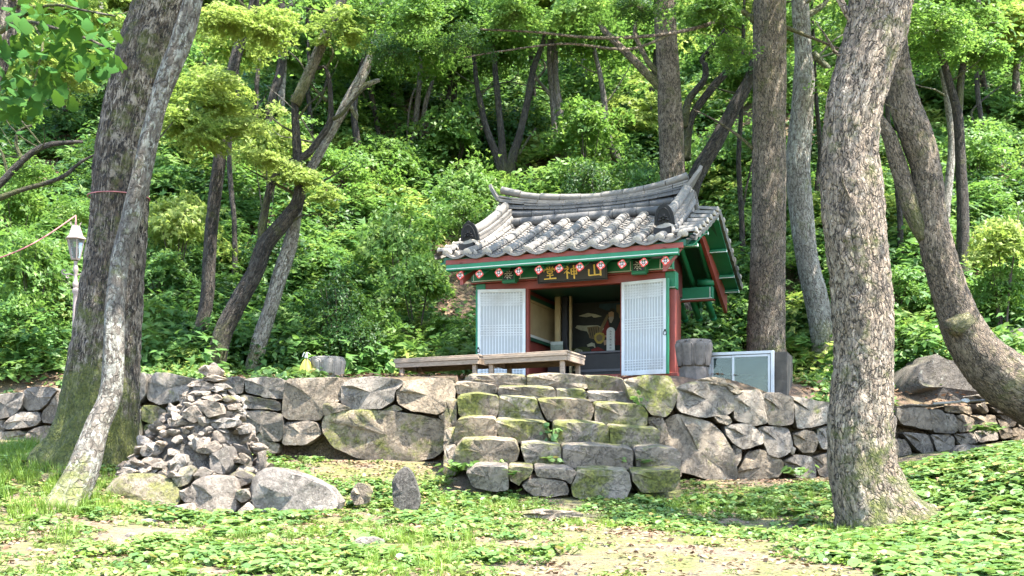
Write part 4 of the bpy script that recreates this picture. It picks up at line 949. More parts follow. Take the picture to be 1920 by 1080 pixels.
# gable: barge boards, cross pieces, infill
def barge(sgn):
    sb = lambda d: sgn * (1.47 + .035 * d); s = sb(1.9); pts = []; n = 14
    for side in (0, 1):
        m = MB(); v = []; 
        for k_ in range(n + 1):
            t = k_ / n; d = (.02 + (DR - .02) * t) if side == 0 else (DB - .05 - (DB - .05 - DR) * t)
            top = roof_z(s, d) - .10 if t > .0 else roof_z(s, d) - .10; hgt = .17 * (1 - t) ** 1.6 + .15
            if side == 1: hgt = .14 * (1 - t) ** 1.5 + .17; top -= .03 * (1 - t)
            for (o_, zz) in ((-.025, top), (.025, top), (.025, top - hgt), (-.025, top - hgt)): v.append(Lc(sb(d) + o_, d, zz))
        f = [(0, 1, 2, 3), tuple(n * 4 + q for q in (3, 2, 1, 0))]
        for k_ in range(n):
            for e_ in range(4): f.append((k_ * 4 + e_, k_ * 4 + 4 + e_, k_ * 4 + 4 + (e_ + 1) % 4, k_ * 4 + (e_ + 1) % 4))
        m.add(v, f if side == 0 else [q[::-1] for q in f]); o = m.build('barge_board', M_red, sh)
    # green gable soffit outside the barge and small brackets
    for (da, db) in ((.1, DR), (DB - .06, DR)):
        K = 8; v = []
        for k_ in range(K + 1):
            d = da + (db - da) * k_ / K
            for (o_, zz) in ((.03, -.112), (.30, -.112), (.30, -.09), (.03, -.09)): v.append(Lc(s + sgn * o_, d, roof_z(s, d) + zz - .012))
        f = [(0, 1, 2, 3), tuple(K * 4 + q for q in (3, 2, 1, 0))]
        for k_ in range(K):
            for e_ in range(4): f.append((k_ * 4 + e_, k_ * 4 + 4 + e_, k_ * 4 + 4 + (e_ + 1) % 4, k_ * 4 + (e_ + 1) % 4))
        mk('gable_soffit', v, f, M_green, sh)
    for d in (.35, 1.1, 1.9, 2.65, 3.35, 3.8):
        z = roof_z(s, d) - .19; ob = MB().bbox(min(s + sgn * .03, s + sgn * .31), max(s + sgn * .03, s + sgn * .31), d - .035 - 1.8, d + .035 - 1.8, z - ZB, z + .06 - ZB, .004).build('gable_bracket', M_green, sh)
        x0 = s + sgn * .03; x1 = s + sgn * .31
        MB().box(min(x0, x1), max(x0, x1), d - .0395 - 1.8, d - .0355 - 1.8, z + .008 - ZB, z + .018 - ZB).build('white_line', M_white, ob)
        xe = s + sgn * .3115; MB().box(min(xe, xe + sgn * .003), max(xe, xe + sgn * .003), d - .025 - 1.8, d + .025 - 1.8, z + .01 - ZB, z + .045 - ZB).build('bracket_face', M_white, ob)
    pl = [Lc(sgn * 1.05, d, z) for d, z in ((.95, 4.24), (3.0, 4.24), (3.0, roof_z(0, 3.0) - .16), (DR, ZR - .16), (.95, roof_z(0, .95) - .16))]
    v = pl + [p + Vector((sgn * .03, 0, 0)) for p in pl]; f = [(0, 1, 2, 3, 4), (9, 8, 7, 6, 5)] + [(k_, 5 + k_, 5 + (k_ + 1) % 5, (k_ + 1) % 5) for k_ in range(5)]
    mk('gable_wall', v, f if sgn < 0 else [q[::-1] for q in f], M_dred, sh)
for sg_ in (-1, 1): barge(sg_)
# doors
def door(hs, ang, sgn):
    """hinged at s=hs, leaf swung open; sgn +1 opens to the right"""
    W_, H_ = (.67 if sgn > 0 else .70), 1.31; dr = empty('door', Lc(hs, DF - .045, ZF - .03)); dr.parent = sh
    dr.rotation_euler = (0, 0, ang)
    x0, x1 = (0, W_) if sgn > 0 else (-W_, 0)
    MB().box(x0 + .002, x1 - .002, -.018, -.004, .002, H_ - .002).build('door_paper', M_paper, dr)
    fr = MB(); t = .045
    for (a, b, c, d) in ((x0, x0 + t, 0, H_), (x1 - t, x1, 0, H_), (x0 + t, x1 - t, 0, t * 1.4), (x0 + t, x1 - t, H_ - t, H_)): fr.bbox(a, b, -.036, -.0185, c, d, .003)
    fr.build('door_frame', M_lat, dr)
    la = MB(); nx = 13; ys0 = -.0275; ys1 = -.0185
    for i in range(nx):
        x = x0 + t + (x1 - x0 - 2 * t) * (i + 1) / (nx + 1); la.box(x - .0055, x + .0055, ys0, ys1, t * 1.4, H_ - t)
    hz = [H_ - .075 - .036 * i for i in range(5)] + [H_ * .49 + .036 * i for i in range(5)] + [.10 + .036 * i for i in range(4)]
    for z in hz: la.box(x0 + t, x1 - t, ys0 - .003, ys0 - .0005, z - .0055, z + .0055)
    for z in hz[:5]:
        for i in range(nx):
            x = x0 + t + (x1 - x0 - 2 * t) * (i + .5) / (nx + 1); la.box(x - .012, x + .012, ys0 - .006, ys0 - .0035, z - .022, z - .010)
    o = la.build('lattice', M_lat, dr); o['kind'] = 'stuff'
    ed = MB(); xe = x1 if sgn > 0 else x0
    ed.bbox(min(xe, xe + sgn * .028), max(xe, xe + sgn * .028), -.036, .02, 0, H_, .003); ed.build('door_edge', M_green, dr)
    MB().box(x0 + .002, x1 - .002, -.002, .014, .002, H_ - .002).build('door_back', M_green, dr)
    rg = MB(); cx_ = xe - sgn * .012; zc = .56 if sgn > 0 else .42
    rg.tube([(cx_ + .024 * math.cos(a), -.045, zc + .03 * math.sin(a)) for a in [2 * math.pi * q / 14 for q in range(15)]], .0045, 6, cap=False); rg.box(cx_ - .012, cx_ + .012, -.043, -.037, zc + .02, zc + .05)
    rg.build('ring_handle', M_iron, dr)
    if sgn < 0:
        hk = MB(); hk.box(x0 - .03, x0 + .01, -.03, .0, H_ - .06, H_ - .02); hk.build('latch', M_iron, dr)
door(.735, R(-10), 1); door(-.715, R(14), -1)

# signboard with the three gold characters
sg = empty('signboard', SW(.05, .44, 4.165), 0, 'black signboard with three gold brush characters over the doorway', 'signboard'); sg.rotation_euler = (0, 0, -TH)
tilt = Matrix.Rotation(R(12), 4, 'X')
MB().bbox(-.50, .50, 0, .03, 0, .245, .006, M=tilt).build('board', M_black, sg)
fr = MB()
for (a, b, c, d) in ((-.515, .515, .246, .262), (-.515, .515, -.016, -.001), (-.516, -.5005, -.001, .246), (.5005, .516, -.001, .246)): fr.bbox(a, b, -.008, .034, c, d, .003, M=tilt)
fr.build('board_frame', M_black, sg)
for ch, x in ((DANG, -.43), (SIN, -.12), (SAN, .22)):
    m = MB(); strokes(m, ch, x, .03, .185, lambda a, b: tilt @ Vector((a, -.004, b)), .11, wid=1.15 if ch is not SAN else 1.25); m.build('character', M_gold, sg)
# altar, painting, tablet inside
al = empty('altar_table', SW(.05, 2.2, ZF), 0, 'dark wooden altar table inside the shrine below the painting', 'table'); al.rotation_euler = (0, 0, -TH)
MB().bbox(-.48, .62, -.16, .2, .465, .50, .005).build('table_top', flat('altar edge', (.10, .09, .10), .4, .2), al)
MB().bbox(-.46, .60, -.13, .18, 0, .463, .005).build('front_panel', M_dwood, al)
MB().bbox(-.46, .60, -.15, -.135, .18, .22, .003).build('panel_rail', flat('altar rail', (.09, .085, .10), .4, .2), al)
M_p = [flat('mural dark ground', (.02, .024, .02), .7, .5, 6, 0), flat('mural red robe', (.20, .02, .015), .7, .3, 6, 0), flat('mural skin', (.45, .30, .18), .7, .2, 9, 0), flat('mural gold', (.45, .33, .05), .6, .25, 12, 0),
       flat('mural moss green', (.05, .065, .012), .7, .35, 7, 0), flat('mural cloud white', (.42, .42, .30), .7, .3, 8, 0), flat('mural ochre', (.20, .15, .07), .7, .3, 8, 0), flat('mural blue', (.02, .06, .08), .7, .3, 8, 0), flat('mural beard', (.40, .37, .30), .7, .1, 8, 0)]
pa = empty('painting', SW(-.14, 2.60, ZF + .2), 0, 'dark mural of a bearded old man in red robe inside the shrine', 'painting'); pa.rotation_euler = (0, 0, -TH)
m = MB(); m.box(-.60, .60, 0, .02, 0, 1.15, 0)
PX = lambda x, y: (-.50 + x * .86 / 650., 1.12 - y * 1.08 / 800.)
lay = [0]
def blob(mi, *q):
    lay[0] += 1; v = [(PX(x, y)[0], -.001 - lay[0] * .0006, PX(x, y)[1]) for x, y in q]; m.add(v, [tuple(range(len(v)))[::-1]], mi)
blob(7, (350, 0), (600, 0), (640, 120), (560, 90), (430, 80), (340, 40)); blob(6, (560, 20), (650, 20), (650, 220), (600, 180), (560, 120))
blob(5, (40, 270), (60, 240), (150, 250), (260, 250), (330, 255), (420, 300), (300, 400), (230, 400), (190, 320), (100, 300)); blob(6, (190, 270), (330, 260), (400, 320), (300, 420), (220, 400))
for q in range(5): blob(0, (210 + q * 30, 275), (218 + q * 30, 275), (250 + q * 22, 400), (240 + q * 22, 400))
blob(5, (80, 130), (200, 100), (300, 120), (380, 150), (300, 160), (180, 150)); blob(0, (100, 160), (250, 140), (330, 200), (220, 240), (120, 220))
blob(6, (330, 330), (440, 130), (480, 130), (370, 340)); blob(1, (380, 340), (450, 200), (520, 170), (590, 200), (650, 330), (650, 480), (480, 470), (420, 400)); blob(0, (450, 180), (480, 100), (540, 80), (590, 130), (600, 230), (560, 330), (490, 340))
blob(2, (462, 110), (500, 95), (530, 110), (528, 170), (500, 205), (468, 180)); blob(8, (462, 175), (480, 160), (520, 160), (528, 180), (500, 235), (480, 230)); blob(0, (470, 95), (490, 60), (540, 65), (545, 100), (500, 95))
blob(3, (285, 370), (310, 345), (350, 340), (400, 350), (420, 385), (410, 440), (370, 475), (320, 470), (285, 425)); blob(6, (310, 380), (350, 360), (390, 385), (385, 430), (340, 450), (310, 420))
blob(2, (420, 380), (500, 370), (510, 350), (490, 395), (430, 400)); blob(5, (190, 480), (250, 455), (290, 470), (300, 530), (270, 500), (200, 505)); blob(2, (400, 440), (440, 430), (455, 485), (410, 495))
blob(4, (0, 520), (140, 500), (230, 520), (215, 800), (0, 800)); blob(1, (240, 540), (330, 510), (420, 560), (400, 600), (260, 580)); blob(1, (450, 470), (560, 400), (650, 420), (650, 500), (520, 500)); blob(6, (470, 460), (540, 400), (560, 440), (500, 480))
blob(5, (0, 560), (60, 520), (130, 540), (150, 600), (110, 650), (90, 720), (40, 790), (0, 790), (60, 690), (80, 620), (50, 600), (0, 660))
for q in range(4): blob(4, (40 + q * 22, 545), (47 + q * 22, 545), (60 + q * 18, 640), (50 + q * 18, 640))
m.build('painted_panel', M_p, pa)
tb = empty('memorial_tablet', SW(.15, 2.08, ZF + .501), 0, 'white round topped tablet with black characters on the altar', 'tablet'); tb.rotation_euler = (0, 0, -TH)
mt = MB(); pr = [(-.065, 0), (.065, 0), (.065, .30)] + [(.065 * math.cos(a), .30 + .065 * math.sin(a)) for a in [math.pi * q / 10 for q in range(1, 10)]] + [(-.065, .30)]
n = len(pr); mt.add([(x, 0, z) for x, z in pr] + [(x, .03, z) for x, z in pr], [tuple(range(n)), tuple(reversed(range(n, 2 * n)))] + [(q, n + q, n + (q + 1) % n, (q + 1) % n) for q in range(n)])
mt.build('slab', flat('tablet white', (.62, .64, .60), .6, .06), tb); MB().bbox(-.09, .09, -.03, .06, -.0, -.001 + .002, .0001).build('foot', M_dwood, tb)
m = MB(); seq = [SAN, [(.1, .9, .9, .9, .4, .4), (.1, .5, .9, .5, .4, .4), (.05, .1, .95, .1, .4, .4), (.5, .9, .5, .1, .4, .4)], [(.05, .65, .95, .66, .4, .4), (.5, .98, .45, .6, .4, .4), (.48, .6, .1, .05, .4, .3), (.5, .6, .95, .05, .4, .5)], SIN,
       [(.5, .98, .55, .85, .5, .5), (.15, .7, .8, .7, .4, .4), (.8, .7, .2, .25, .4, .3), (.2, .25, .95, .08, .4, .6)], SIN, [(.3, .95, .1, .5, .4, .3), (.22, .7, .22, .05, .4, .4), (.65, .95, .7, .8, .4, .4), (.4, .7, .95, .7, .4, .4), (.5, .6, .58, .2, .4, .4), (.85, .6, .75, .2, .4, .3), (.38, .1, .98, .1, .4, .4)]]
for q, chs in enumerate(seq): strokes(m, chs, -.018, .285 - q * .043, .034, lambda a, b: Vector((a, -.003, b)), .12)
m.build('lettering', M_black, tb)
bk_ = empty('picture_stand', SW(-.62, 1.75, ZF + .50), 0, 'small pale landscape card standing behind the near bench', 'card'); bk_.rotation_euler = (0, 0, -TH)
MB().bbox(-.10, .10, 0, .012, .0, .14, .002).build('card', flat('card print', (.25, .30, .24), .5, .4, 9, 0), bk_); MB().bbox(-.10, .10, -.003, -.0005, .09, .138, .0005).build('card_sky', flat('card sky', (.45, .5, .45), .5, .2), bk_)
MB().bbox(-.14, .14, -.03, .05, -.50, -.001, .004).build('stand_block', M_dwood, bk_)

# ------------------------------------------------------------------ benches
M_wood = flat('weathered wood', (.27, .205, .15), .8, .35, 5, .4, grain=(2.5, 14, 14), dirt=((.12, .09, .07), .5)); M_wood2 = flat('weathered wood dark', (.14, .10, .075), .85, .3, 5, .4, grain=(2.5, 14, 14))
def bench(corner, ang, L_, D_, roll, label):
    z0 = 2.66; b = empty('low_bench', (corner[0], corner[1], z0), 0, label, 'bench', 'low wooden benches in front of the shrine'); b.rotation_euler = (0, roll, ang)
    H = .335
    n = 6
    for i in range(n): MB().bbox(-L_ - .01, .01, i * D_ / n + .003, (i + 1) * D_ / n - .003, H - .022, H, .003).build('plank', M_wood, b)
    for (a, c) in ((0, .03), (D_ - .03, D_)):
        MB().bbox(-L_, 0, a - .012, c - .012 if a == 0 else c, H - .062, H - .023, .003).build('edge_board', M_wood, b); MB().bbox(-L_ + .012, -.012, a, c, H - .125, H - .064, .003).build('apron', M_wood, b)
    for x in (-L_ + .0, -.03):
        MB().bbox(x, x + .03, .031, D_ - .031, H - .062, H - .023, .003).build('edge_board', M_wood, b); MB().bbox(x + .0, x + .03, .031, D_ - .031, H - .125, H - .064, .003).build('apron', M_wood, b)
    for x in (-L_ + .06, -.11):
        for y in (.035, D_ - .09): MB().bbox(x, x + .055, y, y + .055, -.08, H - .064, .004).build('leg', M_wood, b)
    return b
bench((.69, 13.36), -R(22), 1.14, .74, R(-.7), 'low weathered wooden bench nearest the shrine doorway')
bench((-.43, 13.85), -R(22), 1.24, .66, R(-.5), 'low weathered wooden bench left of the other, reaching the left door')

# ------------------------------------------------------------------ lotus stone basins
M_lotus = flat('carved granite dark', (.13, .11, .095), .9, .35, 14, .6, dirt=((.07, .06, .05), .6)); M_lotus2 = flat('carved granite pale', (.21, .19, .165), .9, .3, 14, .8, dirt=((.10, .09, .075), .6))
def lotus(loc, r, h, mat, label, base, npet=8):
    root = empty('lotus_basin', loc, 0, label, 'stone basin', 'lotus carved stone basins'); z0 = base
    m = MB(); m.lathe([(r * .70, z0), (r * .78, z0 + h * .1), (r * .90, z0 + h * .4), (r * .96, z0 + h * .8), (r * .95, z0 + h * .96), (r * .9, z0 + h), (r * .82, z0 + h), (r * .78, z0 + h * .85), (r * .5, z0 + h * .8)], 48); m.build('bowl', mat, root, True).data.set_sharp_from_angle(angle=R(40))
    for q in range(npet):
        a0 = 2 * math.pi * q / npet + .2; v = []; NU, NV = 10, 9
        for j in range(NV + 1):
            t = j / NV; zz = z0 + h * (.02 + .90 * t); wv = (.72 + .26 * t) * math.sqrt(max(0, 1 - max(0, (t - .72) / .28) ** 2.2))
            rb = r * (.78 + .19 * t ** .8)
            for i in range(NU + 1):
                u = 2 * i / NU - 1; a = a0 + u * wv * math.pi / npet * .98; rr = rb + r * (.11 * (1 - abs(u) ** 3) * (1 if t < .97 else .3) - .02)
                v.append((rr * math.cos(a), rr * math.sin(a), zz))
        f = [(j * (NU + 1) + i, j * (NU + 1) + i + 1, (j + 1) * (NU + 1) + i + 1, (j + 1) * (NU + 1) + i) for j in range(NV) for i in range(NU)]
        pe = mk('petal', v, f, mat, root, True); ed_ = MB(); W1 = NU + 1
        ring = [Vector(v[j * W1]) for j in range(NV + 1)] + [Vector(v[NV * W1 + i]) for i in range(1, NU)] + [Vector(v[j * W1 + NU]) for j in range(NV, -1, -1)]
        ed_.tube([Vector((p.x * 1.02, p.y * 1.02, p.z)) for p in ring], .011, 5); ed_.build('petal_rim', mat, pe, True)
    if base > 0: m = MB(); m.lathe([(r * .78, -.15), (r * .78, base - .03), (r * .74, base - .001)], 8); m.build('octagonal_foot', mat, root)
    return root
a = P(1301, 712, 13.95); lotus((a.x, a.y, 2.64), .245, .345, M_lotus, 'dark lotus carved stone basin on octagonal foot beside the right door', .20)
a = P(614, 700, 14.3); lotus((a.x, a.y, 2.68), .235, .30, M_lotus2, 'pale lotus carved stone basin behind the left wall', .02, 8)
# yellow cloth tied beside it
yc = empty('yellow_cloth', P(574, 706, 14.15), 0, 'yellow cloth tied up with white string beside the pale basin', 'cloth')
m = MB(); m.lathe([(.15, -.08), (.12, .03), (.085, .12), (.045, .2), (.014, .235)], 22, mod=lambda a, z: 1 + .16 * math.sin(a * 5) + .05 * math.sin(a * 9)); m.build('cloth_cone', flat('yellow cloth', (.42, .38, .05), .7, .15), yc, True)
m = MB(); m.lathe([(.02, .245), (.022, .27), (.012, .29), (.03, .31)], 10); 
for q in range(5): m.tube([(0, 0, .27), (.03 * math.cos(q * 1.3), .03 * math.sin(q * 1.3), .32), (.06 * math.cos(q * 1.3), .05 * math.sin(q * 1.3), .29 - q * .01)], .004, 5)
m.build('string_tie', M_white, yc)
m = MB(); m.tube([(.015, -.125, -.03), (.012, -.07, .12), (.008, -.02, .25)], .008, 6); m.build('stick', M_twig, yc)
# black bucket
a = P(1337, 712, 14.2); bu = empty('bucket', (a.x, a.y, 2.62), 0, 'small black plastic bucket between the dark basin and glazed cabinet', 'bucket')
m = MB(); m.lathe([(.075, 0), (.10, .215), (.112, .218), (.112, .245), (.10, .245), (.095, .2), (.07, .02)], 20); m.build('pail', flat('black plastic', (.02, .025, .03), .35, .1), bu, True).data.set_sharp_from_angle(angle=R(40))
m = MB(); m.tube([(.112 * math.cos(t), -.03 * math.sin(t) - .0, .235 - .06 * math.sin(t)) for t in [math.pi * q / 10 for q in range(11)]], .003, 5); m.build('handle', M_iron, bu)

# ------------------------------------------------------------------ glazed cabinet
cb = empty('glazed_cabinet', P(1452, 742, 13.75), 0, 'aluminium framed glass fronted cabinet with dark stone side', 'cabinet'); cb.rotation_euler = (0, 0, -R(21))
M_alu = flat('aluminium frame', (.36, .37, .38), .4, .08, 6, .02, metal=.4); M_conc = flat('dark stained slab', (.06, .052, .042), .9, .4, 7, .5, dirt=((.04, .035, .03), .6))
def glass(name, c, rough=.05):
    m, t, b = newmat(name); b.inputs['Base Color'].default_value = (*c, 1); b.inputs['Roughness'].default_value = rough; b.inputs['Metallic'].default_value = 0
    b.inputs['Transmission Weight'].default_value = .9; b.inputs['IOR'].default_value = 1.45; return m
M_glass = glass('cabinet glass', (.35, .5, .45))
zt = (HY - 657) / F * 13.75 + EYE - cb.location.z; W_ = .86
MB().bbox(0, .16, .02, .62, -.25, zt - .02, .006).build('side_slab', M_conc, cb); MB().bbox(-W_, -.005, .60, .64, -.25, zt - .03, .004).build('back_panel', M_conc, cb)
MB().bbox(-W_, -.002, .02, .62, zt - .028, zt, .004).build('top_panel', M_conc, cb); MB().bbox(-W_, -.002, .06, .6, -.25, -.2, .004).build('floor_panel', M_conc, cb)
MB().bbox(-W_ - .04, -W_ - .002, .02, .62, -.25, zt - .02, .004).build('side_slab', M_conc, cb)
fr = MB()
for (x0, x1, z0, z1) in ((-W_, -W_ + .04, -.25, zt), (-.045, 0, -.25, zt), (-W_ + .04, -.045, zt - .04, zt), (-W_ + .04, -.045, -.25, -.20)): fr.bbox(x0, x1, -.03, .019, z0, z1, .004)
fr.build('outer_frame', M_alu, cb)
for (x0, x1, y) in ((-W_ + .045, -.50, .0), (-.54, -.05, -.016)):
    sf = MB()
    for (a0, a1, z0, z1) in ((x0, x0 + .03, -.195, zt - .045), (x1 - .03, x1, -.195, zt - .045), (x0 + .03, x1 - .03, zt - .075, zt - .045), (x0 + .03, x1 - .03, -.195, -.165)): sf.bbox(a0, a1, y - .008, y + .006, z0, z1, .003)
    s_ = sf.build('sliding_sash', M_alu, cb); MB().box(x0 + .03, x1 - .03, y - .003, y + .001, -.165, zt - .075).build('pane', M_glass, s_)

# pole on the far wall
a = P(1750, 757, 14.7); b = P(1852, 751, 14.9); m = MB(); o_ = a; m.tube([Vector((0, 0, 0)), (b - a) * .5 + Vector((0, 0, .006)), b - a], .018, 10)
tag(m.build('pole', flat('grey pole', (.25, .23, .20), .6, .2), None, True, loc=a), 'grey wooden pole lying on top of the far right stone wall', 'pole')
Wp([(1802, 752), (1806, 747), (1816, 747), (1820, 752), (1812, 755)], 'pebble', flat('white pebble', (.6, .58, .55), .7, .1), 'white pebble on the pole above the far right stone wall', 'pebble', 14.75, .06, 0, .02, rough=.3, n=14)

# ------------------------------------------------------------------ lamp post, cord
LPX = 142; LY = 13.95; lb = P(LPX, 700, LY); lp = empty('lamp_post', (lb.x, lb.y, 2.62), 0, 'ornate pale lantern lamp post with scroll bracket behind the thick left tree', 'lamp post')
M_lamp = flat('faded pinkish lamp paint', (.27, .215, .20), .6, .15, 9, .2, dirt=((.22, .12, .08), .5)); z_ = lambda py: EYE + (HY - py) / F * LY - 2.62
m = MB(); m.lathe([(.055, -.1), (.055, z_(640)), (.045, z_(620)), (.033, z_(560)), (.03, z_(552)), (.045, z_(548)), (.045, z_(543)), (.03, z_(540)), (.04, z_(536)), (.04, z_(531)), (.022, z_(526)), (.022, z_(512)), (.035, z_(507)), (.03, z_(500)), (.02, z_(497)), (.028, z_(490))], 12); m.build('pole', M_lamp, lp, True).data.set_sharp_from_angle(angle=R(45))
m = MB()
def spiral(cx, cz, r, tn, a0, dr): return [(cx + (r - dr * q / 20) * math.cos(a0 + tn * q / 20), 0, cz + (r - dr * q / 20) * math.sin(a0 + tn * q / 20)) for q in range(21)]
zb = z_(514)
for sx in (-1, 1):
    m.tube([(0, 0, zb - .03), (sx * .06, 0, zb - .0), (sx * .11, 0, zb + .00)] + [(sx * (.15) + p[0] * sx, 0, p[2]) for p in spiral(0, zb + .035, .04, 4.6, -1.57, .03)], .009, 7)
    m.tube([(sx * .10, 0, zb)] + [(sx * .10 + sx * p[0], 0, p[2]) for p in spiral(0, zb - .035, .032, -4.6, 1.57, .024)], .008, 7)
m.build('scroll_bracket', M_lamp, lp, True)
ln = empty('lantern', (0, 0, z_(488))); ln.parent = lp
H0 = z_(449) - z_(488)
m = MB(); m.lathe([(.055, 0), (.062, .02), (.05, .022)], 6); m.lathe([(.105, H0 - .012), (.135, H0), (.135, H0 + .014), (.10, H0 + .04), (.055, H0 + .17), (.05, H0 + .175), (.03, H0 + .18)], 6)
for q in range(6):
    a = math.pi / 3 * q; m.tube([(.058 * math.cos(a), .058 * math.sin(a), .02), (.108 * math.cos(a), .108 * math.sin(a), H0 - .01)], .008, 6)
m.build('lantern_frame', M_lamp, ln)
m = MB()
for q in range(6):
    a = math.pi / 3 * q; b = a + math.pi / 3; m.tube([(.052 * math.cos(a), .052 * math.sin(a), H0 + .175), (.065 * math.cos(a), .065 * math.sin(a), H0 + .20), (.05 * math.cos(a) * 1.5, .05 * math.sin(a) * 1.5, H0 + .225)], .005, 5)
m.tube([(0, 0, H0 + .17), (0, 0, H0 + .26)], [.02, .008], 8); m.build('finial', M_lamp, ln)
for q in range(6):
    a = math.pi / 3 * q + .08; b = math.pi / 3 * (q + 1) - .08; mk('glass_pane', [(.055 * math.cos(a), .055 * math.sin(a), .025), (.055 * math.cos(b), .055 * math.sin(b), .025), (.102 * math.cos(b), .102 * math.sin(b), H0 - .012), (.102 * math.cos(a), .102 * math.sin(a), H0 - .012)], [(0, 1, 2, 3)], glass('lantern glass', (.8, .85, .8), .25) if q == 0 else bpy.data.materials['lantern glass'], ln)
m = MB(); m.lathe([(.02, .03), (.03, .06), (.03, .14), (.018, .17)], 12); m.build('bulb', flat('milky bulb', (.6, .66, .6), .4, .05), ln, True)
M_pink = flat('pink cord', (.36, .13, .13), .8, .3)
a = P(-60, 500, 12.5); pts = []
b = Vector((lb.x, lb.y, 2.62 + z_(404)))
for q in range(15): t = q / 14; pts.append(a.lerp(b, t) - Vector((0, 0, .10 * math.sin(math.pi * t))) - a)
m = MB(); m.tube(pts, .008, 6); m.tube([b - a, b - a + Vector((.01, -.02, -.12)), b - a + Vector((.03, -.03, -.2))], .008, 6)
tag(m.build('cord', M_pink, None, True, loc=a), 'faded pink cord strung from the lantern top out to the left', 'cord')

# ================================================================== vegetation
def leaf_cloud(name, C, N, size, mats, kind='leaf', mi=None, extra=None):
    """vectorised: centres C, normals N, sizes -> one mesh of small folded leaves"""
    n = len(C); N = N / np.linalg.norm(N, axis=1, keepdims=True)
    a = rng.normal(size=(n, 3)); U = np.cross(N, a); U /= np.linalg.norm(U, axis=1, keepdims=True) + 1e-9; W = np.cross(N, U)
    if kind == 'leaf': T = np.array([(-.5, 0, 0), (-.1, .27, .05), (.5, 0, -.04), (-.1, -.27, .05)]); Fq = [(0, 3, 2), (0, 2, 1)]
    elif kind == 'maple':
        T = np.array([(-.35, 0, 0), (0, .16, .04), (.6, 0, -.05), (0, -.16, .04), (-.1, .58, -.05), (-.1, -.58, -.05), (.35, .46, -.03), (.35, -.46, -.03)]); Fq = [(0, 3, 2, 1), (0, 1, 4), (0, 5, 3), (0, 1, 6), (0, 7, 3)]
    elif kind == 'round':
        T = np.array([(-.38, 0, -.02), (-.5, .2, .03), (-.25, .45, .05), (.15, .42, .03), (.5, .08, -.06), (.15, -.4, .03), (-.25, -.45, .05), (-.5, -.2, .03)]); Fq = [(0, 1, 2, 3, 4), (0, 4, 5, 6, 7)]
    elif kind == 'blade': T = np.array([(0, -.03, 0), (0, .03, 0), (.5, .022, .12), (1, 0, 0), (.5, -.022, .12)]); Fq = [(0, 1, 2, 3, 4)]
    k_ = len(T); V = (C[:, None] + size[:, None, None] * (T[None, :, 0:1] * U[:, None] + T[None, :, 1:2] * W[:, None] + T[None, :, 2:3] * N[:, None])).reshape(-1, 3)
    nf = len(Fq); me = bpy.data.meshes.new(name)
    loops = np.concatenate([(np.arange(n)[:, None] * k_ + np.array(q)[None]).reshape(n, -1) for q in Fq], axis=1).ravel()
    tot = np.array([len(q) for q in Fq]); tots = np.tile(tot, n)
    xV, xL, xT, xM = [], [], [], []
    if extra is not None and len(extra.v):
        xV = extra.v; b0 = len(V)
        for q in extra.f: xL += [b0 + i for i in q]; xT.append(len(q))
    allV = np.r_[V, np.array(xV, float).reshape(-1, 3)]; loops = np.r_[loops, np.array(xL, int)].astype(np.int32); tots = np.r_[tots, np.array(xT, int)].astype(np.int32)
    me.vertices.add(len(allV)); me.vertices.foreach_set('co', allV.astype(np.float32).ravel())
    me.loops.add(len(loops)); me.loops.foreach_set('vertex_index', loops)
    me.polygons.add(len(tots)); me.polygons.foreach_set('loop_start', np.r_[0, np.cumsum(tots)[:-1]].astype(np.int32)); me.polygons.foreach_set('loop_total', tots)
    for q in mats: me.materials.append(q)
    if extra is not None: me.polygons.foreach_set('material_index', np.r_[np.zeros(n * nf), np.ones(len(xT))].astype(np.int32))
    me.update(calc_edges=True); return me
def crown_mesh(name, seed, mat, nspray=42, per=95, leaf=.05, kind='leaf', flat_=.95, spr=.36, thick=.10, tilt=.6):
    r = np.random.default_rng(seed); d = r.normal(size=(nspray, 3)); d /= np.linalg.norm(d, axis=1, keepdims=True); d[:, 2] = np.abs(d[:, 2]) * 1.2 - .45
    sc = d * r.uniform(.25, 1, (nspray, 1)) * (1 + .35 * np.sin(d[:, 0:1] * 5 + seed) * np.cos(d[:, 1:2] * 4 + seed * 2)); sc[:, 2] *= flat_
    C = []; Nn = []; S = []; tw = MB()
    for q in range(nspray):
        R_ = spr * r.uniform(.6, 1.25); n = int(per * r.uniform(.6, 1.3)); rad = R_ * np.sqrt(r.random(n)); a = r.random(n) * 6.283
        out = sc[q] / (np.linalg.norm(sc[q]) + 1e-6); nr = np.array([out[0] * tilt, out[1] * tilt, 1]) + r.normal(size=3) * .28; nr /= np.linalg.norm(nr)
        u = np.cross(nr, [0, 1, .01]); u /= np.linalg.norm(u); w_ = np.cross(nr, u)
        ang = np.arctan2(np.sin(a), np.cos(a)); lob = 1 + .25 * np.sin(ang * 5 + q)
        p = sc[q] + (rad * lob * np.cos(a))[:, None] * u + (rad * lob * np.sin(a))[:, None] * w_ + nr * (r.normal(size=n) * thick)[:, None] - np.array([0, 0, 1]) * (rad ** 2 * .5)[:, None]
        C.append(p); Nn.append(nr + r.normal(size=(n, 3)) * .42); S.append(leaf * r.uniform(.7, 1.3, n))
        if q % 2 == 0:
            mid = Vector(sc[q]) * .5 + Vector((0, 0, -.06)); tw.tube([Vector(sc[q]) * .12, mid, Vector(sc[q])], [.007, .005, .002], 3, cap=False)
            for e_ in range(2): j = r.integers(0, n); tw.tube([Vector(sc[q]), Vector(p[j])], [.004, .0015], 3, cap=False)
    return leaf_cloud(name, np.vstack(C), np.vstack(Nn), np.hstack(S), [mat, M_twig], kind, extra=tw)
LK = dict(flat_=.8, spr=.42, thick=.035, tilt=.45)
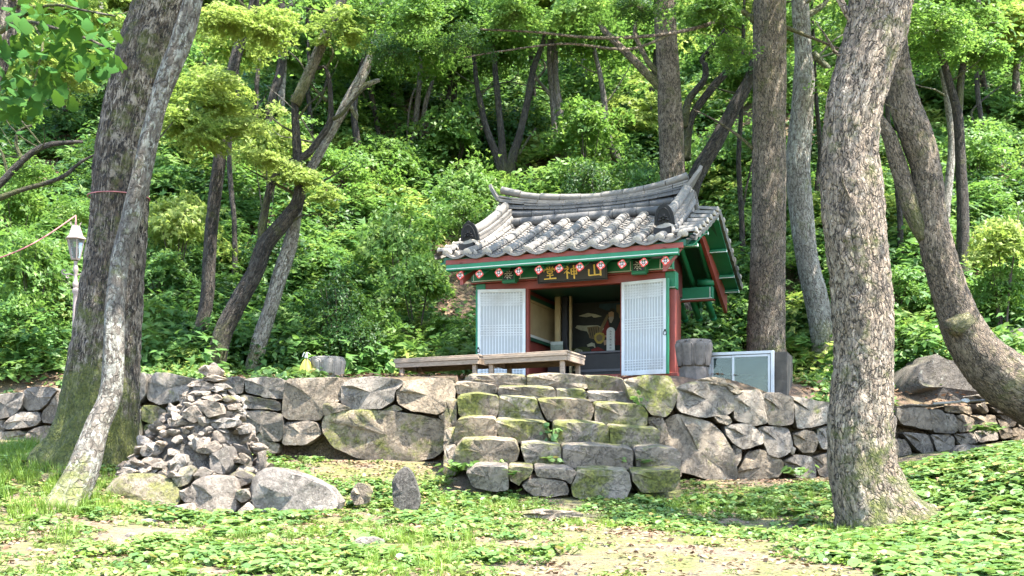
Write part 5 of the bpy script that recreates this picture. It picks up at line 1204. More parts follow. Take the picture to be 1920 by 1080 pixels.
CR = {
 'Y': [crown_mesh('crown', 1, M_leafY, 36, 70, .125, 'maple', **LK), crown_mesh('crown', 2, M_leafY, 34, 75, .12, 'maple', **LK)],
 'G': [crown_mesh('crown', 3, M_leafG, 36, 70, .12, 'maple', **LK), crown_mesh('crown', 4, M_leafG, 38, 75, .11, 'leaf', **LK), crown_mesh('crown', 5, M_leafG, 34, 80, .12, 'leaf', **LK)],
 'D': [crown_mesh('crown', 6, M_leafD, 50, 80, .08, 'leaf', flat_=1.1, spr=.34, thick=.05, tilt=.8), crown_mesh('crown', 7, M_leafD, 46, 80, .085, 'leaf', flat_=1.1, spr=.34, thick=.05, tilt=.8)],
 'B': [crown_mesh('crown', 8, M_leafbg, 36, 75, .11, 'leaf', **LK), crown_mesh('crown', 9, M_leafbg, 36, 72, .12, 'maple', **LK)],
}
# high canopy crowns: sparser, larger
CH = [crown_mesh('crown', 20 + q, M_leafG if q != 1 else M_leafY, 34, 60, .06, 'leaf', .6, .3, .05) for q in range(3)]

def trunk_mesh(name, pts, rad, mat, seg=20, step=.05, disp=1.0, lump=.06, flare=0, seed=0, fr=8.):
    pts = [Vector(p) for p in pts]
    # catmull-rom resample
    out = []; ro = []
    for i in range(len(pts) - 1):
        p0 = pts[max(i - 1, 0)]; p1 = pts[i]; p2 = pts[i + 1]; p3 = pts[min(i + 2, len(pts) - 1)]; r0 = rad[max(i - 1, 0)]; r1 = rad[i]; r2 = rad[i + 1]; r3 = rad[min(i + 2, len(pts) - 1)]
        k_ = max(1, int((p2 - p1).length / step))
        for j in range(k_):
            t = j / k_; c = lambda a, b, c_, d: .5 * ((2 * b) + (-a + c_) * t + (2 * a - 5 * b + 4 * c_ - d) * t * t + (-a + 3 * b - 3 * c_ + d) * t ** 3)
            out.append(c(p0, p1, p2, p3)); ro.append(max(.002, c(r0, r1, r2, r3)))
    out.append(pts[-1]); ro.append(rad[-1])
    V = []; BKc = []; up = Vector((0, -1, 0)); L_ = 0
    for i, p in enumerate(out):
        t = (out[min(i + 1, len(out) - 1)] - out[max(i - 1, 0)]).normalized(); up = (up - t * up.dot(t)).normalized(); sd_ = t.cross(up)
        if i: L_ += (out[i] - out[i - 1]).length
        fl = flare * math.exp(-L_ / .33) if flare else 0
        for k_ in range(seg):
            a = 2 * math.pi * k_ / seg; ca, sa = math.cos(a), math.sin(a); r = ro[i]; bk = Vector((ca * r, sa * r, L_))
            q = r * (1 + lump * noise.noise(Vector((ca * .9, sa * .9, L_ * 1.1 + seed))) * 1.6 + lump * .5 * noise.noise(Vector((ca * 2, sa * 2, L_ * 3 + seed))))
            if fl: q *= 1 + fl * (.45 + .55 * max(0, math.sin(a * 5 + seed + .6 * math.sin(a * 2 + seed))))
            if disp:
                e = noise.noise(Vector((ca * r * fr * 3.2, sa * r * fr * 3.2, L_ * fr * .65 + seed))); q += disp * .010 * (1 - abs(e) * 2.6) + disp * .005 * noise.noise(Vector((ca * r * 60, sa * r * 60, L_ * 20)))
            V.append(p + (up * ca + sd_ * sa) * q); BKc.append(bk)
    f = []
    for i in range(len(out) - 1):
        for k_ in range(seg): f.append((i * seg + k_, i * seg + (k_ + 1) % seg, (i + 1) * seg + (k_ + 1) % seg, (i + 1) * seg + k_))
    f.append(tuple(range(seg))[::-1]); f.append(tuple((len(out) - 1) * seg + k_ for k_ in range(seg)))
    me = bpy.data.meshes.new(name); me.from_pydata([tuple(v) for v in V], [], f); me.materials.append(mat); me.polygons.foreach_set('use_smooth', [True] * len(me.polygons))
    at = me.attributes.new('bk', 'FLOAT_VECTOR', 'POINT'); at.data.foreach_set('vector', np.array(BKc, np.float32).ravel()); me.update(); return me

def tree(name, label, cat, poly, Y, bark, branches=(), crowns=(), group=None, near=False, flare=0, ext=3.0, disp=1., extcrown=None, dY=0., lump=.06, fr=8., sink=True):
    """poly: (px, py, width px) bottom to top. branches: lists of the same. crowns: (px, py, radius px, kind[, Y])"""
    n = len(poly); Ys = [Y + dY * i / (n - 1) for i in range(n)] if not callable(Y) else [Y(py) for _, py, _ in poly]
    pts = [P(px, py, yy) for (px, py, w_), yy in zip(poly, Ys)]; rad = [w_ / 2 / F * yy for (px, py, w_), yy in zip(poly, Ys)]
    base = pts[0].copy()
    gz = any_z(base.x, base.y)
    if sink and base.z > gz - .15:
        b2 = Vector((base.x, base.y, gz - .15)); pts.insert(0, b2); rad.insert(0, rad[0] * 1.08); base = Vector((base.x, base.y, gz))
    d = (pts[-1] - pts[-2]).normalized(); d = (d + Vector((0, 0, .8))).normalized()
    if ext: pts += [pts[-1] + d * ext * .5, pts[-1] + d * ext]; rad += [rad[-1] * .85, rad[-1] * .6]
    root = empty(name, base, 0, label, cat, group)
    seg, stp = (64, .022) if near else (16, .12)
    me = trunk_mesh('trunk', [p - base for p in pts], rad, BK[bark], seg, stp, disp if near else .35, lump, flare, rnd.random() * 50, fr); link('trunk', me, root)
    Ym = Ys[-1]
    rt = random.Random(int(poly[0][0]) * 3 + 1); npt = len(pts)
    for q in range(0 if (near and Y is not None and callable(Y)) else (5 if bark == 'dark' else 3)):
        i_ = rt.randrange(max(1, npt // 2), npt - 1); p_ = pts[i_].lerp(pts[i_ + 1], rt.random()) - base; dr = Vector((rt.choice((-1, 1)) * rt.uniform(.6, 1), rt.uniform(-.6, .3), rt.uniform(.1, .9))).normalized(); l_ = rt.uniform(.6, 1.5) * (Ym / 17); tw_ = [p_]; r0_ = min(.03, rad[i_] * .35) 
        for k_ in range(4): dr = (dr + Vector((rt.uniform(-.4, .4), rt.uniform(-.3, .3), rt.uniform(-.3, .4)))).normalized(); tw_.append(tw_[-1] + dr * l_ / 4)
        link('branch', trunk_mesh('branch', tw_, [r0_, r0_ * .75, r0_ * .5, r0_ * .3, r0_ * .12], BK[bark], 6, .12, 0, .1), root)
    for br in branches:
        bp = [P(px, py, Ys[-1] if len(t) < 1 else t[0]) - base for (px, py, w_, *t) in [tuple(b) + (() if len(b) > 3 else ()) for b in br]]
        bp = []; rr = []
        for b in br:
            yy = b[3] if len(b) > 3 else Y if not callable(Y) else Y(b[1]); bp.append(P(b[0], b[1], yy) - base); rr.append(max(.004, b[2] / 2 / F * yy))
        link('branch', trunk_mesh('branch', bp, rr, BK[bark], 10, .08, .2, .1, 0, rnd.random() * 50), root)
    for c in crowns:
        yy = c[4] if len(c) > 4 else (Y if not callable(Y) else Y(c[1])); r_ = c[2] / F * yy; me = rnd.choice(CR[c[3]])
        link('crown', me, root, P(c[0], c[1], yy) - base, (rnd.uniform(-.15, .15), rnd.uniform(-.15, .15), rnd.uniform(0, 6.28)), (r_, r_, r_ * rnd.uniform(.75, 1)))
    if extcrown:
        top = pts[-1] - base
        for q in range(extcrown[0]):
            a = rnd.uniform(0, 6.28); rr_ = extcrown[1] * (0 if q == 0 else .8); link('crown', CH[q % 3], root, top + Vector((rr_ * math.cos(a), rr_ * math.sin(a), rnd.uniform(-.3, .9))), (0, 0, rnd.uniform(0, 6.28)), (extcrown[1],) * 3)
    return root

# --- big near trees
tree('oak_tree', 'thick mossy furrowed trunk rising behind the leaning grey trunk at left', 'tree',
     [(172, 872, 150), (180, 830, 138), (186, 780, 132), (190, 720, 128), (196, 660, 124), (204, 600, 118), (212, 520, 108), (219, 440, 100), (223, 380, 98), (228, 320, 100), (240, 250, 102), (258, 170, 104), (278, 90, 104), (306, 0, 92), (325, -80, 86)],
     11.2, 'oak', near=True, flare=.75, ext=2.5, disp=1.5, lump=.07, extcrown=(3, 2.2))
tree('leaning_tree', 'slender pale grey lichened trunk leaning across the thick left tree', 'tree',
     [(112, 962, 66), (122, 945, 58), (155, 877, 52), (182, 800, 42), (207, 740, 39), (214, 660, 37), (217, 560, 34), (226, 480, 33), (243, 420, 34), (252, 380, 34), (265, 330, 34), (283, 250, 35), (305, 167, 36), (338, 80, 38), (362, 0, 32), (372, -60, 30)],
     lambda py: float(np.interp(py, [-60, 400, 740, 960], [10.3, 10.35, 9.95, 9.3])), 'grey', near=True, flare=.6, ext=2.0, disp=.35, lump=.10, fr=4, extcrown=(2, 1.6))
tree('elm_tree', 'thick pale plated trunk with moss standing in front of the right wall', 'tree',
     [(1664, 1004, 168), (1655, 985, 152), (1643, 955, 138), (1631, 920, 126), (1620, 870, 118), (1614, 800, 115), (1616, 720, 107), (1619, 640, 103), (1614, 540, 106), (1603, 440, 109), (1597, 350, 108), (1594, 280, 98), (1602, 200, 102), (1620, 130, 104), (1641, 60, 107), (1652, 0, 113), (1672, -60, 100)],
     9.4, 'elm', near=True, flare=.5, ext=2.5, disp=1.6, lump=.06, extcrown=(1, 1.2), branches=[[(1645, 90, 30), (1600, 40, 16), (1575, 0, 12), (1560, -40, 9)]])
tree('curved_tree', 'curved leaning trunk arching over the dark boulder at the right edge', 'tree',
     [(2060, 800, 135), (2000, 775, 125), (1935, 738, 112), (1875, 700, 95), (1820, 640, 76), (1785, 560, 62), (1758, 470, 58), (1746, 400, 55), (1738, 320, 52), (1718, 260, 56), (1697, 200, 52), (1686, 130, 43), (1678, 60, 38), (1670, -10, 34)],
     14.5, 'pine', near=True, ext=2.5, disp=1.2, lump=.08, extcrown=(2, 2.0),
     branches=[[(1738, 445, 36), (1712, 395, 34), (1698, 350, 30), (1682, 300, 30), (1668, 255, 26), (1650, 225, 18), (1630, 190, 12), (1600, 150, 8)], [(1810, 600, 40, 14.35), (1790, 612, 36, 14.25), (1778, 606, 20, 14.2)]])
tree('edge_tree', 'partly seen brown trunk cut off at the top left edge', 'tree', [(-60, 300, 60), (-30, 180, 56), (-5, 90, 54), (12, 0, 52), (25, -80, 50)], 7.6, 'oak', near=True, ext=2, disp=.8, sink=False, extcrown=(1, 1.5)) if False else None
C_ROOT = tree('edge_tree', 'partly seen brown trunk cut off at the top left edge', 'tree', [(-75, 700, 62), (-70, 400, 60), (-40, 200, 56), (-8, 90, 54), (10, 0, 52), (25, -80, 50)], 8.2, 'oak', near=True, ext=2, disp=.8,
     branches=[[(0, 60, 9, 8.0), (40, 40, 7, 7.6), (100, 52, 6, 7.4), (170, 75, 4, 7.3), (210, 95, 2.5, 7.3)], [(60, 42, 5, 7.6), (80, 80, 4, 7.4), (70, 130, 3, 7.3), (55, 190, 2, 7.3)], [(20, 45, 6, 7.9), (90, 10, 5, 7.5), (160, 20, 3.5, 7.4), (215, 30, 2, 7.3)]], extcrown=(1, 1.6))
# --- straight trunks behind the wall
tree('pine_tree', 'straight stout brown trunk behind the glazed cabinet', 'tree', [(1440, 740, 84), (1438, 700, 76), (1436, 640, 70), (1438, 560, 66), (1441, 400, 62), (1442, 250, 60), (1443, 120, 60), (1443, 0, 58)], 17.0, 'pine', near=True, flare=.35, disp=.9, lump=.04, extcrown=(2, 2.4),
     branches=[[(1415, 40, 12), (1385, 20, 9), (1330, 45, 7, 16.5), (1260, 62, 6, 15.5), (1180, 70, 6, 15), (1100, 70, 5, 14.5), (1000, 60, 4, 14.2), (900, 55, 3, 14)],
               [(1260, 62, 5, 15.5), (1180, 92, 5, 15), (1060, 82, 4, 14.5), (940, 96, 3, 14.2), (870, 108, 2, 14)], [(1470, 50, 8), (1520, 70, 6), (1575, 92, 3)], [(1413, 280, 7), (1385, 255, 5), (1340, 225, 3), (1300, 205, 2)]],
     crowns=[(790, 30, 75, 'G', 14), (870, 85, 62, 'D', 14.2), (960, 25, 70, 'G', 14), (1080, 20, 70, 'G', 14.5), (1190, 10, 62, 'D', 15), (1330, 15, 70, 'G', 16), (735, 100, 62, 'D', 14.2), (1370, 95, 45, 'G', 16.5)])
tree('grey_tree', 'pale grey sinuous trunk right of the stout straight one', 'tree', [(1552, 700, 48), (1545, 640, 46), (1530, 560, 42), (1513, 480, 40), (1500, 380, 44), (1497, 300, 43), (1507, 160, 40), (1506, 100, 32), (1500, 0, 31)], 18.4, 'pale', near=True, flare=.3, disp=.5, lump=.06, extcrown=(2, 2.2),
     branches=[[(1512, 30, 12), (1545, 8, 9), (1560, -20, 6)], [(1524, 100, 14), (1550, 125, 10), (1570, 140, 6)]])
tree('pine_tree', 'straight brown trunk rising behind the ridge of the shrine roof', 'tree', [(1278, 700, 48), (1272, 500, 47), (1262, 335, 46), (1256, 200, 43), (1249, 70, 40), (1246, 0, 40)], 20.0, 'pine', near=True, disp=.8, lump=.04, extcrown=(2, 2.4),
     branches=[[(1240, 165, 16), (1205, 130, 15), (1172, 97, 13), (1135, 60, 11), (1110, 20, 8)], [(1238, 140, 12), (1215, 115, 10), (1190, 60, 7), (1200, 30, 5)]])
tree('dark_tree', 'dark trunk leaning right behind the shrine gable, with stub branches', 'tree', [(1350, 672, 38), (1350, 630, 36), (1345, 600, 38), (1310, 575, 30), (1290, 540, 26), (1285, 440, 28), (1300, 345, 30), (1340, 270, 28), (1378, 200, 25), (1408, 140, 20), (1425, 60, 16)], 20.8, 'dark', extcrown=(1, 2), ext=2,
     branches=[[(1350, 612, 26), (1368, 596, 16), (1374, 588, 8)], [(1285, 240, 16, 21), (1290, 190, 14, 21), (1320, 150, 12, 21), (1322, 122, 12, 21), (1315, 112, 8, 21), (1340, 80, 8, 21), (1358, 55, 5, 21)], [(1286, 300, 18, 21), (1295, 225, 15, 21), (1335, 165, 14, 21), (1365, 130, 13, 21), (1370, 90, 10, 21), (1362, 60, 6, 21)]])
# --- slender trunks left of centre
tree('dark_tree', 'upright dark trunk behind the wall, left of the forked one', 'tree', [(360, 712, 30), (364, 680, 28), (376, 620, 25), (388, 560, 24), (392, 500, 23), (396, 430, 23), (404, 360, 23), (413, 290, 22), (428, 170, 20), (450, 80, 19), (475, 10, 17)], 16.6, 'dark', near=True, disp=.6, extcrown=(1, 2), crowns=[(395, 195, 84, 'Y', 15.6), (345, 235, 58, 'Y', 15.3), (445, 240, 60, 'Y', 15.5), (400, 150, 56, 'Y', 15.8), (385, 260, 50, 'Y', 15.2)])
tree('forked_tree', 'dark leaning trunk forking at mid height, behind the cairn', 'tree', [(398, 712, 38), (405, 680, 34), (418, 627, 33), (447, 567, 32), (478, 510, 30), (497, 460, 30), (530, 420, 27), (556, 383, 24), (562, 350, 20), (560, 330, 18)], 15.9, 'dark', near=True, disp=.7, ext=1.2,
     branches=[[(495, 462, 20), (492, 430, 17), (500, 380, 14), (508, 350, 13), (520, 325, 13), (545, 305, 13), (575, 290, 13), (598, 262, 12), (618, 230, 12), (620, 190, 10), (617, 150, 9), (608, 125, 7), (585, 130, 6), (578, 105, 5), (578, 75, 4)],
               [(617, 225, 8), (640, 215, 7), (660, 190, 5), (690, 160, 3)], [(614, 190, 6), (585, 160, 4), (565, 120, 3), (540, 95, 2)], [(610, 130, 5), (625, 100, 4), (610, 70, 3)]],
     crowns=[(500, 55, 70, 'Y', 15), (420, 40, 60, 'Y', 14.5), (640, 60, 66, 'Y', 15.5), (560, 330, 52, 'Y', 15.6), (610, 370, 38, 'Y', 15.4), (500, 300, 38, 'Y', 15.6)])
tree('pale_tree', 'pale lichen covered leaning trunk right of the forked one', 'tree', [(466, 715, 32), (474, 690, 30), (486, 643, 29), (507, 577, 26), (524, 520, 28), (541, 470, 27), (551, 427, 22), (557, 390, 20), (572, 340, 18), (598, 290, 16), (628, 235, 16), (655, 185, 20), (680, 140, 18), (702, 85, 13), (715, 20, 11)], 16.2, 'pale', near=True, disp=.5, extcrown=(1, 1.8),
     branches=[[(660, 180, 14), (685, 160, 11), (712, 150, 7)], [(655, 195, 9), (670, 225, 5), (668, 205, 4)]], crowns=[(720, 30, 60, 'G', 15.6)])
tree('branchy_tree', 'dark crooked small tree with bare limbs at the left edge', 'tree', [(-60, 470, 22), (-20, 370, 16), (10, 335, 13), (43, 300, 12), (80, 275, 10), (120, 268, 8), (155, 266, 5)], 14.2, 'dark', ext=0, branches=[[(43, 302, 9), (30, 270, 6), (36, 245, 5), (60, 235, 3)], [(-10, 375, 12), (35, 358, 9), (80, 345, 8), (120, 330, 7), (150, 305, 5), (182, 288, 3)], [(15, 330, 6), (5, 290, 4), (-5, 270, 2)]], crowns=[(60, 330, 60, 'G', 14.6), (150, 400, 52, 'G', 15), (20, 210, 60, 'G', 14.8)])
# --- middle distance trunks on the slope
def far_tree(label, polys, bark, Y=None, name='slope_tree', crowns=()):
    Yb = Y or hit(polys[0][0][0], polys[0][0][1]); Yb = min(Yb, 40)
    tp = polys[0][-1]; rx = random.Random(int(tp[0] * 7 + tp[1])); crowns = list(crowns) + [(tp[0] + rx.uniform(-70, 70), rx.uniform(-10, 150), rx.uniform(55, 90), rx.choice('GGBY'), rx.uniform(-2.5, .5)) for _ in range(1 + (tp[0] > 700))]
    return tree(name, label, 'tree', polys[0], Yb, bark, ext=2.5, branches=[[(a, b, c) for a, b, c in q] for q in polys[1:]], crowns=[(c[0], c[1], c[2], c[3], Yb + (c[4] if len(c) > 4 else 0)) for c in crowns], extcrown=(1, 2.2), group='trees on the slope behind the shrine', lump=.08)
far_tree('dark three stemmed tree behind the left half of the shrine roof', [[(948, 362, 26), (945, 335, 20), (930, 290, 15), (912, 240, 12), (900, 190, 11), (893, 150, 9)], [(950, 355, 18), (943, 290, 15), (938, 230, 12), (930, 150, 11), (925, 90, 9), (920, 20, 8)], [(952, 355, 20), (960, 300, 18), (975, 250, 14), (988, 195, 13), (1000, 130, 12), (1018, 80, 9), (1030, 30, 8)], [(974, 290, 5), (990, 262, 4), (1005, 240, 3)]], 'dark')
far_tree('grey two stemmed tree behind the middle of the roof ridge', [[(1075, 345, 20), (1068, 310, 18), (1058, 250, 16), (1048, 200, 16), (1042, 150, 12), (1040, 60, 10)], [(1047, 340, 15), (1043, 270, 13), (1038, 200, 12), (1030, 100, 10), (1036, 20, 8)], [(1048, 200, 9), (1025, 170, 7), (1008, 150, 5), (1000, 130, 3)]], 'mid')
far_tree('crooked stub trunk right of the middle above the roof', [[(1183, 350, 22), (1172, 325, 18), (1150, 285, 16), (1136, 240, 13), (1134, 200, 11), (1125, 140, 9), (1112, 80, 7)]], 'mid')
far_tree('slim pair of grey trunks left of the shrine roof', [[(768, 330, 12), (772, 280, 11), (780, 220, 10), (785, 170, 9), (790, 90, 8)], [(782, 332, 11), (790, 270, 10), (797, 200, 9), (812, 150, 6), (830, 110, 5)], [(763, 290, 4), (764, 240, 4), (770, 190, 4), (778, 165, 3)]], 'mid')
far_tree('knotty grey trunk left of the slim pair', [[(678, 330, 15), (670, 270, 13), (664, 200, 12), (680, 120, 10), (700, 60, 8)]], 'dark')
far_tree('brown upright trunk high on the slope left of centre', [[(505, 300, 18), (503, 233, 16), (512, 180, 15), (526, 130, 16), (530, 60, 15), (527, 0, 14)]], 'dark', crowns=[(450, 90, 60, 'Y', -3)])
far_tree('pale thin trunk just right of the brown upright one', [[(545, 290, 12), (530, 240, 11), (528, 190, 12), (532, 130, 11), (536, 60, 10), (545, 0, 9)]], 'pale')
far_tree('thin dark trunk behind the upright left one', [[(440, 460, 10), (438, 400, 9), (432, 340, 9), (430, 280, 8), (440, 200, 7)]], 'dark', Y=19)
far_tree('forked dark trunk between the thick right tree and the edge', [[(1805, 400, 22), (1802, 330, 20), (1799, 260, 18), (1794, 207, 17), (1783, 167, 14), (1768, 110, 12), (1755, 60, 10), (1742, 10, 7)], [(1797, 210, 14), (1803, 140, 12), (1814, 90, 11), (1830, 40, 10), (1835, 0, 8)]], 'dark', Y=19.5)
far_tree('pale sinuous trunk beside the forked dark one', [[(1772, 400, 18), (1780, 333, 15), (1785, 267, 13), (1777, 190, 12), (1765, 120, 9), (1762, 40, 8)]], 'pale', Y=21)
far_tree('leaning dark trunk near the right edge', [[(1880, 262, 14), (1858, 213, 12), (1846, 165, 10), (1838, 100, 8), (1842, 20, 7)]], 'dark')
far_tree('crooked trunk with long bare limb at the right edge', [[(1915, 240, 22), (1908, 190, 16), (1905, 140, 12), (1912, 90, 10), (1905, 30, 9)], [(1950, 130, 12), (1915, 102, 10), (1880, 78, 9), (1850, 50, 8), (1832, 15, 6), (1825, -20, 5)]], 'mid')
far_tree('thin dark forked trunk seen under the leaning one behind the gable', [[(1395, 520, 10), (1390, 400, 10), (1385, 300, 9), (1390, 200, 8)], [(1388, 420, 5), (1400, 350, 4), (1412, 300, 3)]], 'dark', Y=22)
far_tree('thin dark trunk crossing behind the curved right tree', [[(1688, 420, 10), (1680, 330, 9), (1668, 250, 8)]], 'dark', Y=20)
far_tree('dim grey trunk in the gap at the right edge of the pale trunk', [[(1535, 420, 9), (1532, 350, 9), (1538, 280, 8), (1530, 180, 7)]], 'dark', Y=23)
for q, (px, py, lab) in enumerate([(190, 240, 'pale distant trunk seen left of the thick left tree'), (620, 190, 'short distant trunk above the S shaped branch'), (845, 240, 'distant thin trunk left of the three stemmed tree'), (1720, 140, 'distant thin trunk right of the thick right tree'), (1100, 190, 'distant thin trunk between two roof trees'), (1870, 150, 'distant thin trunk at the upper right'), (735, 230, 'distant leaning trunk right of the pale leaning tree'), (590, 230, 'distant dim trunk behind the S shaped branch')]):
    r_ = random.Random(q); far_tree(lab, [[(px, py, 11), (px + r_.uniform(-8, 8), py - 70, 10), (px + r_.uniform(-14, 14), py - 160, 8), (px + r_.uniform(-25, 25), py - 260, 7)]], ['pale', 'mid', 'dark'][q % 3], crowns=[(px + r_.uniform(-40, 40), py - 130, 60, 'BG'[q % 2])])

# unseen limbs and crowns added to the near trees above the picture, dappling the sun
bpy.context.view_layer.update()
def canopy(rootname, L):
    root = bpy.data.objects[rootname]; o_ = Vector(root.location)
    tp = max((v.co for v in [c for c in root.children if c.name.startswith('trunk')][0].data.vertices), key=lambda c: c.z)
    for (x, y, z, r_) in L:
        p = Vector((x, y, z)) - o_; link('branch', trunk_mesh('branch', [tp * .97, tp.lerp(p, .5) + Vector((0, 0, .3)), p], [.09, .06, .02], BK['mid'], 8, .3, .2), root); link('crown', rnd.choice(CH), root, p, (0, 0, rnd.uniform(0, 6.28)), (r_, r_, r_ * .7))
SHADE_CROWNS = {'elm_tree': [(1.0, 12.9, 9.8, 1.5), (4.9, 12.6, 9.8, 1.8), (5.3, 9.3, 10.2, 1.9), (3.2, 13.2, 10.5, 1.7), (6.4, 11.6, 10.8, 2.0)],
       'oak_tree': [(-2.2, 10.4, 9.6, 1.6), (-3.6, 9.0, 9.4, 1.7), (-.6, 12.0, 10.4, 1.4)],
       'curved_tree': [(7.5, 13.6, 11, 2.1), (5.5, 15.2, 10.6, 2.0), (8.4, 11.4, 10, 2.0), (4.6, 14.2, 11.4, 1.5)],
       'leaning_tree': [(-1.4, 9.6, 9.6, 1.3), (-2.6, 7.8, 9.3, 1.2)],
       'pine_tree': [(2.5, 16.2, 12.2, 2.0), (4.6, 17.2, 12.0, 2.2), (.6, 16.6, 12.6, 1.8), (6.2, 18.6, 13, 2.4)],
       'forked_tree': [(-.8, 15.5, 11.2, 1.4)]}
for k_, L in SHADE_CROWNS.items(): canopy(k_, L)

rq = random.Random(17)
for (px, py, lm) in [(320, 300, 'right of the leaning grey tree'), (470, 330, 'between the upright and the forked dark trees'), (585, 300, 'just right of the S shaped branch'), (715, 300, 'left of the knotty trunk pair'), (830, 260, 'above the left roof end'), (1005, 240, 'between the two multi stemmed trees'), (1215, 260, 'just left of the straight roof tree'), (1420, 330, 'peeping beside the stout straight trunk'), (1560, 250, 'in the gap left of the thick elm'), (1730, 230, 'in the gap right of the thick elm'), (1850, 330, 'above the right edge sapling'), (120, 250, 'left of the thick oak trunk')]:
    a_ = rq.uniform(-14, 14); far_tree('slender %s trunk %s' % (rq.choice(['dark', 'brown']), lm), [[(px, py, 10), (px + a_, py - 80, 9), (px + a_ * 2.2 + rq.uniform(-6, 6), py - 170, 8), (px + a_ * 2.5, py - 290, 6)], [(px + a_, py - 85, 5), (px + a_ + rq.choice((-1, 1)) * 22, py - 120, 4), (px + a_ + rq.choice((-1, 1)) * 34, py - 170, 2)]], 'dark')
# --- large leaves of the branch at the top left, each its own part
def big_leaf_mesh():
    v = []; n = 7; prof = [0, .10, .22, .30, .36, .30, .16, .0]; xs_ = [0, .12, .3, .48, .66, .82, .94, 1.0]
    for i in range(8):
        w_ = prof[i] * (1 + (.16 if i % 2 else -.14)); x = xs_[i]; z = -.35 * (x - .3) ** 2
        v += [(x, -w_, z + .05 * w_), (x, 0, z), (x, w_, z + .05 * w_)]
    f = []
    for i in range(7):
        b = i * 3; f += [(b, b + 3, b + 4, b + 1), (b + 1, b + 4, b + 5, b + 2)]
    me = bpy.data.meshes.new('leaf'); me.from_pydata(v, [], f); me.materials.append(M_leafB); me.polygons.foreach_set('use_smooth', [True] * len(me.polygons)); return me
ME_bl = big_leaf_mesh()
brs = [c for c in C_ROOT.children if c.name.startswith('branch')]
CO = Vector(C_ROOT.location)
cl = [(30, 40, 40), (90, 30, 45), (150, 30, 40), (190, 60, 30), (60, 90, 45), (120, 95, 45), (170, 110, 35), (30, 140, 42), (80, 160, 40), (40, 200, 32), (130, 60, 40), (10, 90, 35), (60, 10, 45), (130, 0, 40), (205, 110, 20), (20, 180, 30), (100, 130, 30)]
for q in range(290):
    c = cl[q % len(cl)]; yy = rnd.uniform(6.9, 8.0); p = P(c[0] + rnd.gauss(0, c[2] * .5), c[1] + rnd.gauss(0, c[2] * .42), yy) - CO; s = rnd.uniform(.075, .135)
    link('leaf', ME_bl, brs[q % len(brs)] if brs else C_ROOT, p, (rnd.uniform(-.5, .5), rnd.uniform(.1, 1.2), rnd.uniform(0, 6.28)), (s, s, s))

# --- shrubs and saplings one can pick out
def shrub(label, px, py, r, kind, Y=None, name='shrub', cat='shrub', group='shrubs on the wooded slope', hgt=1.0):
    Y = Y or min(hit(px, py + r * .8), 42); c = P(px, py, Y); gz = any_z(c.x, c.y); root = empty(name, (c.x, c.y, gz), 0, label, cat, group); h = max(.25, c.z - gz); r_ = r / F * Y
    m = MB()
    for q in range(4): a = rnd.uniform(0, 6.28); m.tube([(0, 0, -.1), (r_ * .2 * math.cos(a), r_ * .2 * math.sin(a), h * .35), (r_ * .5 * math.cos(a), r_ * .5 * math.sin(a), h * .8)], [.018, .012, .004], 5)
    m.build('stem', M_twig, root); link('crown', rnd.choice(CR[kind]), root, (0, 0, h * .62), (0, 0, rnd.uniform(0, 6.28)), (r_ * 1.15, r_ * 1.15, min(r_ * 1.5, max(r_ * hgt, h * .62)))); return root
SH = [
 ('rounded green shrub behind the pale basin', 690, 560, 70, 'G', 17.6), ('dark conical evergreen shrub between the pale trunk and the shrine', 635, 500, 66, 'D', 17.2), ('dark lower evergreen shrub left of the shrine', 655, 600, 62, 'D', 16.9), ('yellow green maple sapling above the pale leaning trunk', 740, 350, 70, 'G', 20),
 ('light green shrub directly left of the shrine eave', 780, 440, 66, 'G', 19), ('leafy shrub beside the left shrine door', 850, 590, 60, 'B', 18.6), ('broad green shrub behind the left wall trunks', 320, 560, 70, 'B', 17.2), ('green shrub below the lamp post', 90, 620, 62, 'B', 16.4),
 ('bright green bush left of the lamp lantern', 60, 400, 80, 'G', 16.6), ('shrub with dense leaves between lamp and left edge', 40, 520, 60, 'B', 16), ('low green shrub right of the thick left tree', 300, 460, 60, 'B', 18), ('yellow green shrub at the foot of the upright dark trunk', 330, 650, 50, 'G', 16.1),
 ('light sapling with layered leaves at the right edge', 1880, 330, 60, 'Y', 17.5), ('leafy sapling at the right edge above the grey rock', 1885, 480, 62, 'G', 17.6), ('green bush behind the curved right tree', 1680, 500, 58, 'B', 18.8), ('dark bush between the stout and the pale trunks', 1500, 600, 50, 'D', 19.5),
 ('green bush right of the pale sinuous trunk', 1580, 640, 50, 'B', 18.5), ('light green bush right of the thick elm above the boulder', 1700, 600, 50, 'G', 17.5), ('broadleaf bush behind the three stemmed tree', 880, 300, 66, 'G', 24), ('green bush just above the left end of the roof ridge', 860, 350, 50, 'G', 22.5),
 ('deep green bush above the middle of the ridge', 1110, 290, 62, 'D', 24), ('bright broadleaf bush near the crooked stub trunk', 1100, 150, 66, 'G', 26), ('green bush between the stub trunk and the straight brown trunk', 1200, 270, 60, 'B', 24), ('green bush behind the right gable', 1400, 400, 60, 'G', 23),
 ('dark green bush under the right gable', 1420, 600, 46, 'B', 20.2), ('bushy sapling upper right of the curved tree', 1830, 230, 70, 'G', 24), ('yellow green bush at the far left above the wall', 30, 300, 70, 'G', 19), ('bright maple mass above the left wall', 330, 330, 70, 'Y', 18.5),
 ('yellow green foliage mass upper left of the S shaped branch', 500, 160, 70, 'Y', 21), ('green foliage left of the pale twin trunks', 730, 260, 60, 'G', 25), ('fine leaved bush at upper centre', 850, 180, 70, 'G', 27), ('green foliage behind the straight trunk at upper right', 1340, 240, 60, 'B', 26), ('leafy bush at the right behind the pale trunk', 1590, 330, 60, 'G', 24)]
for s_ in SH: shrub(*s_)
rs = random.Random(5)
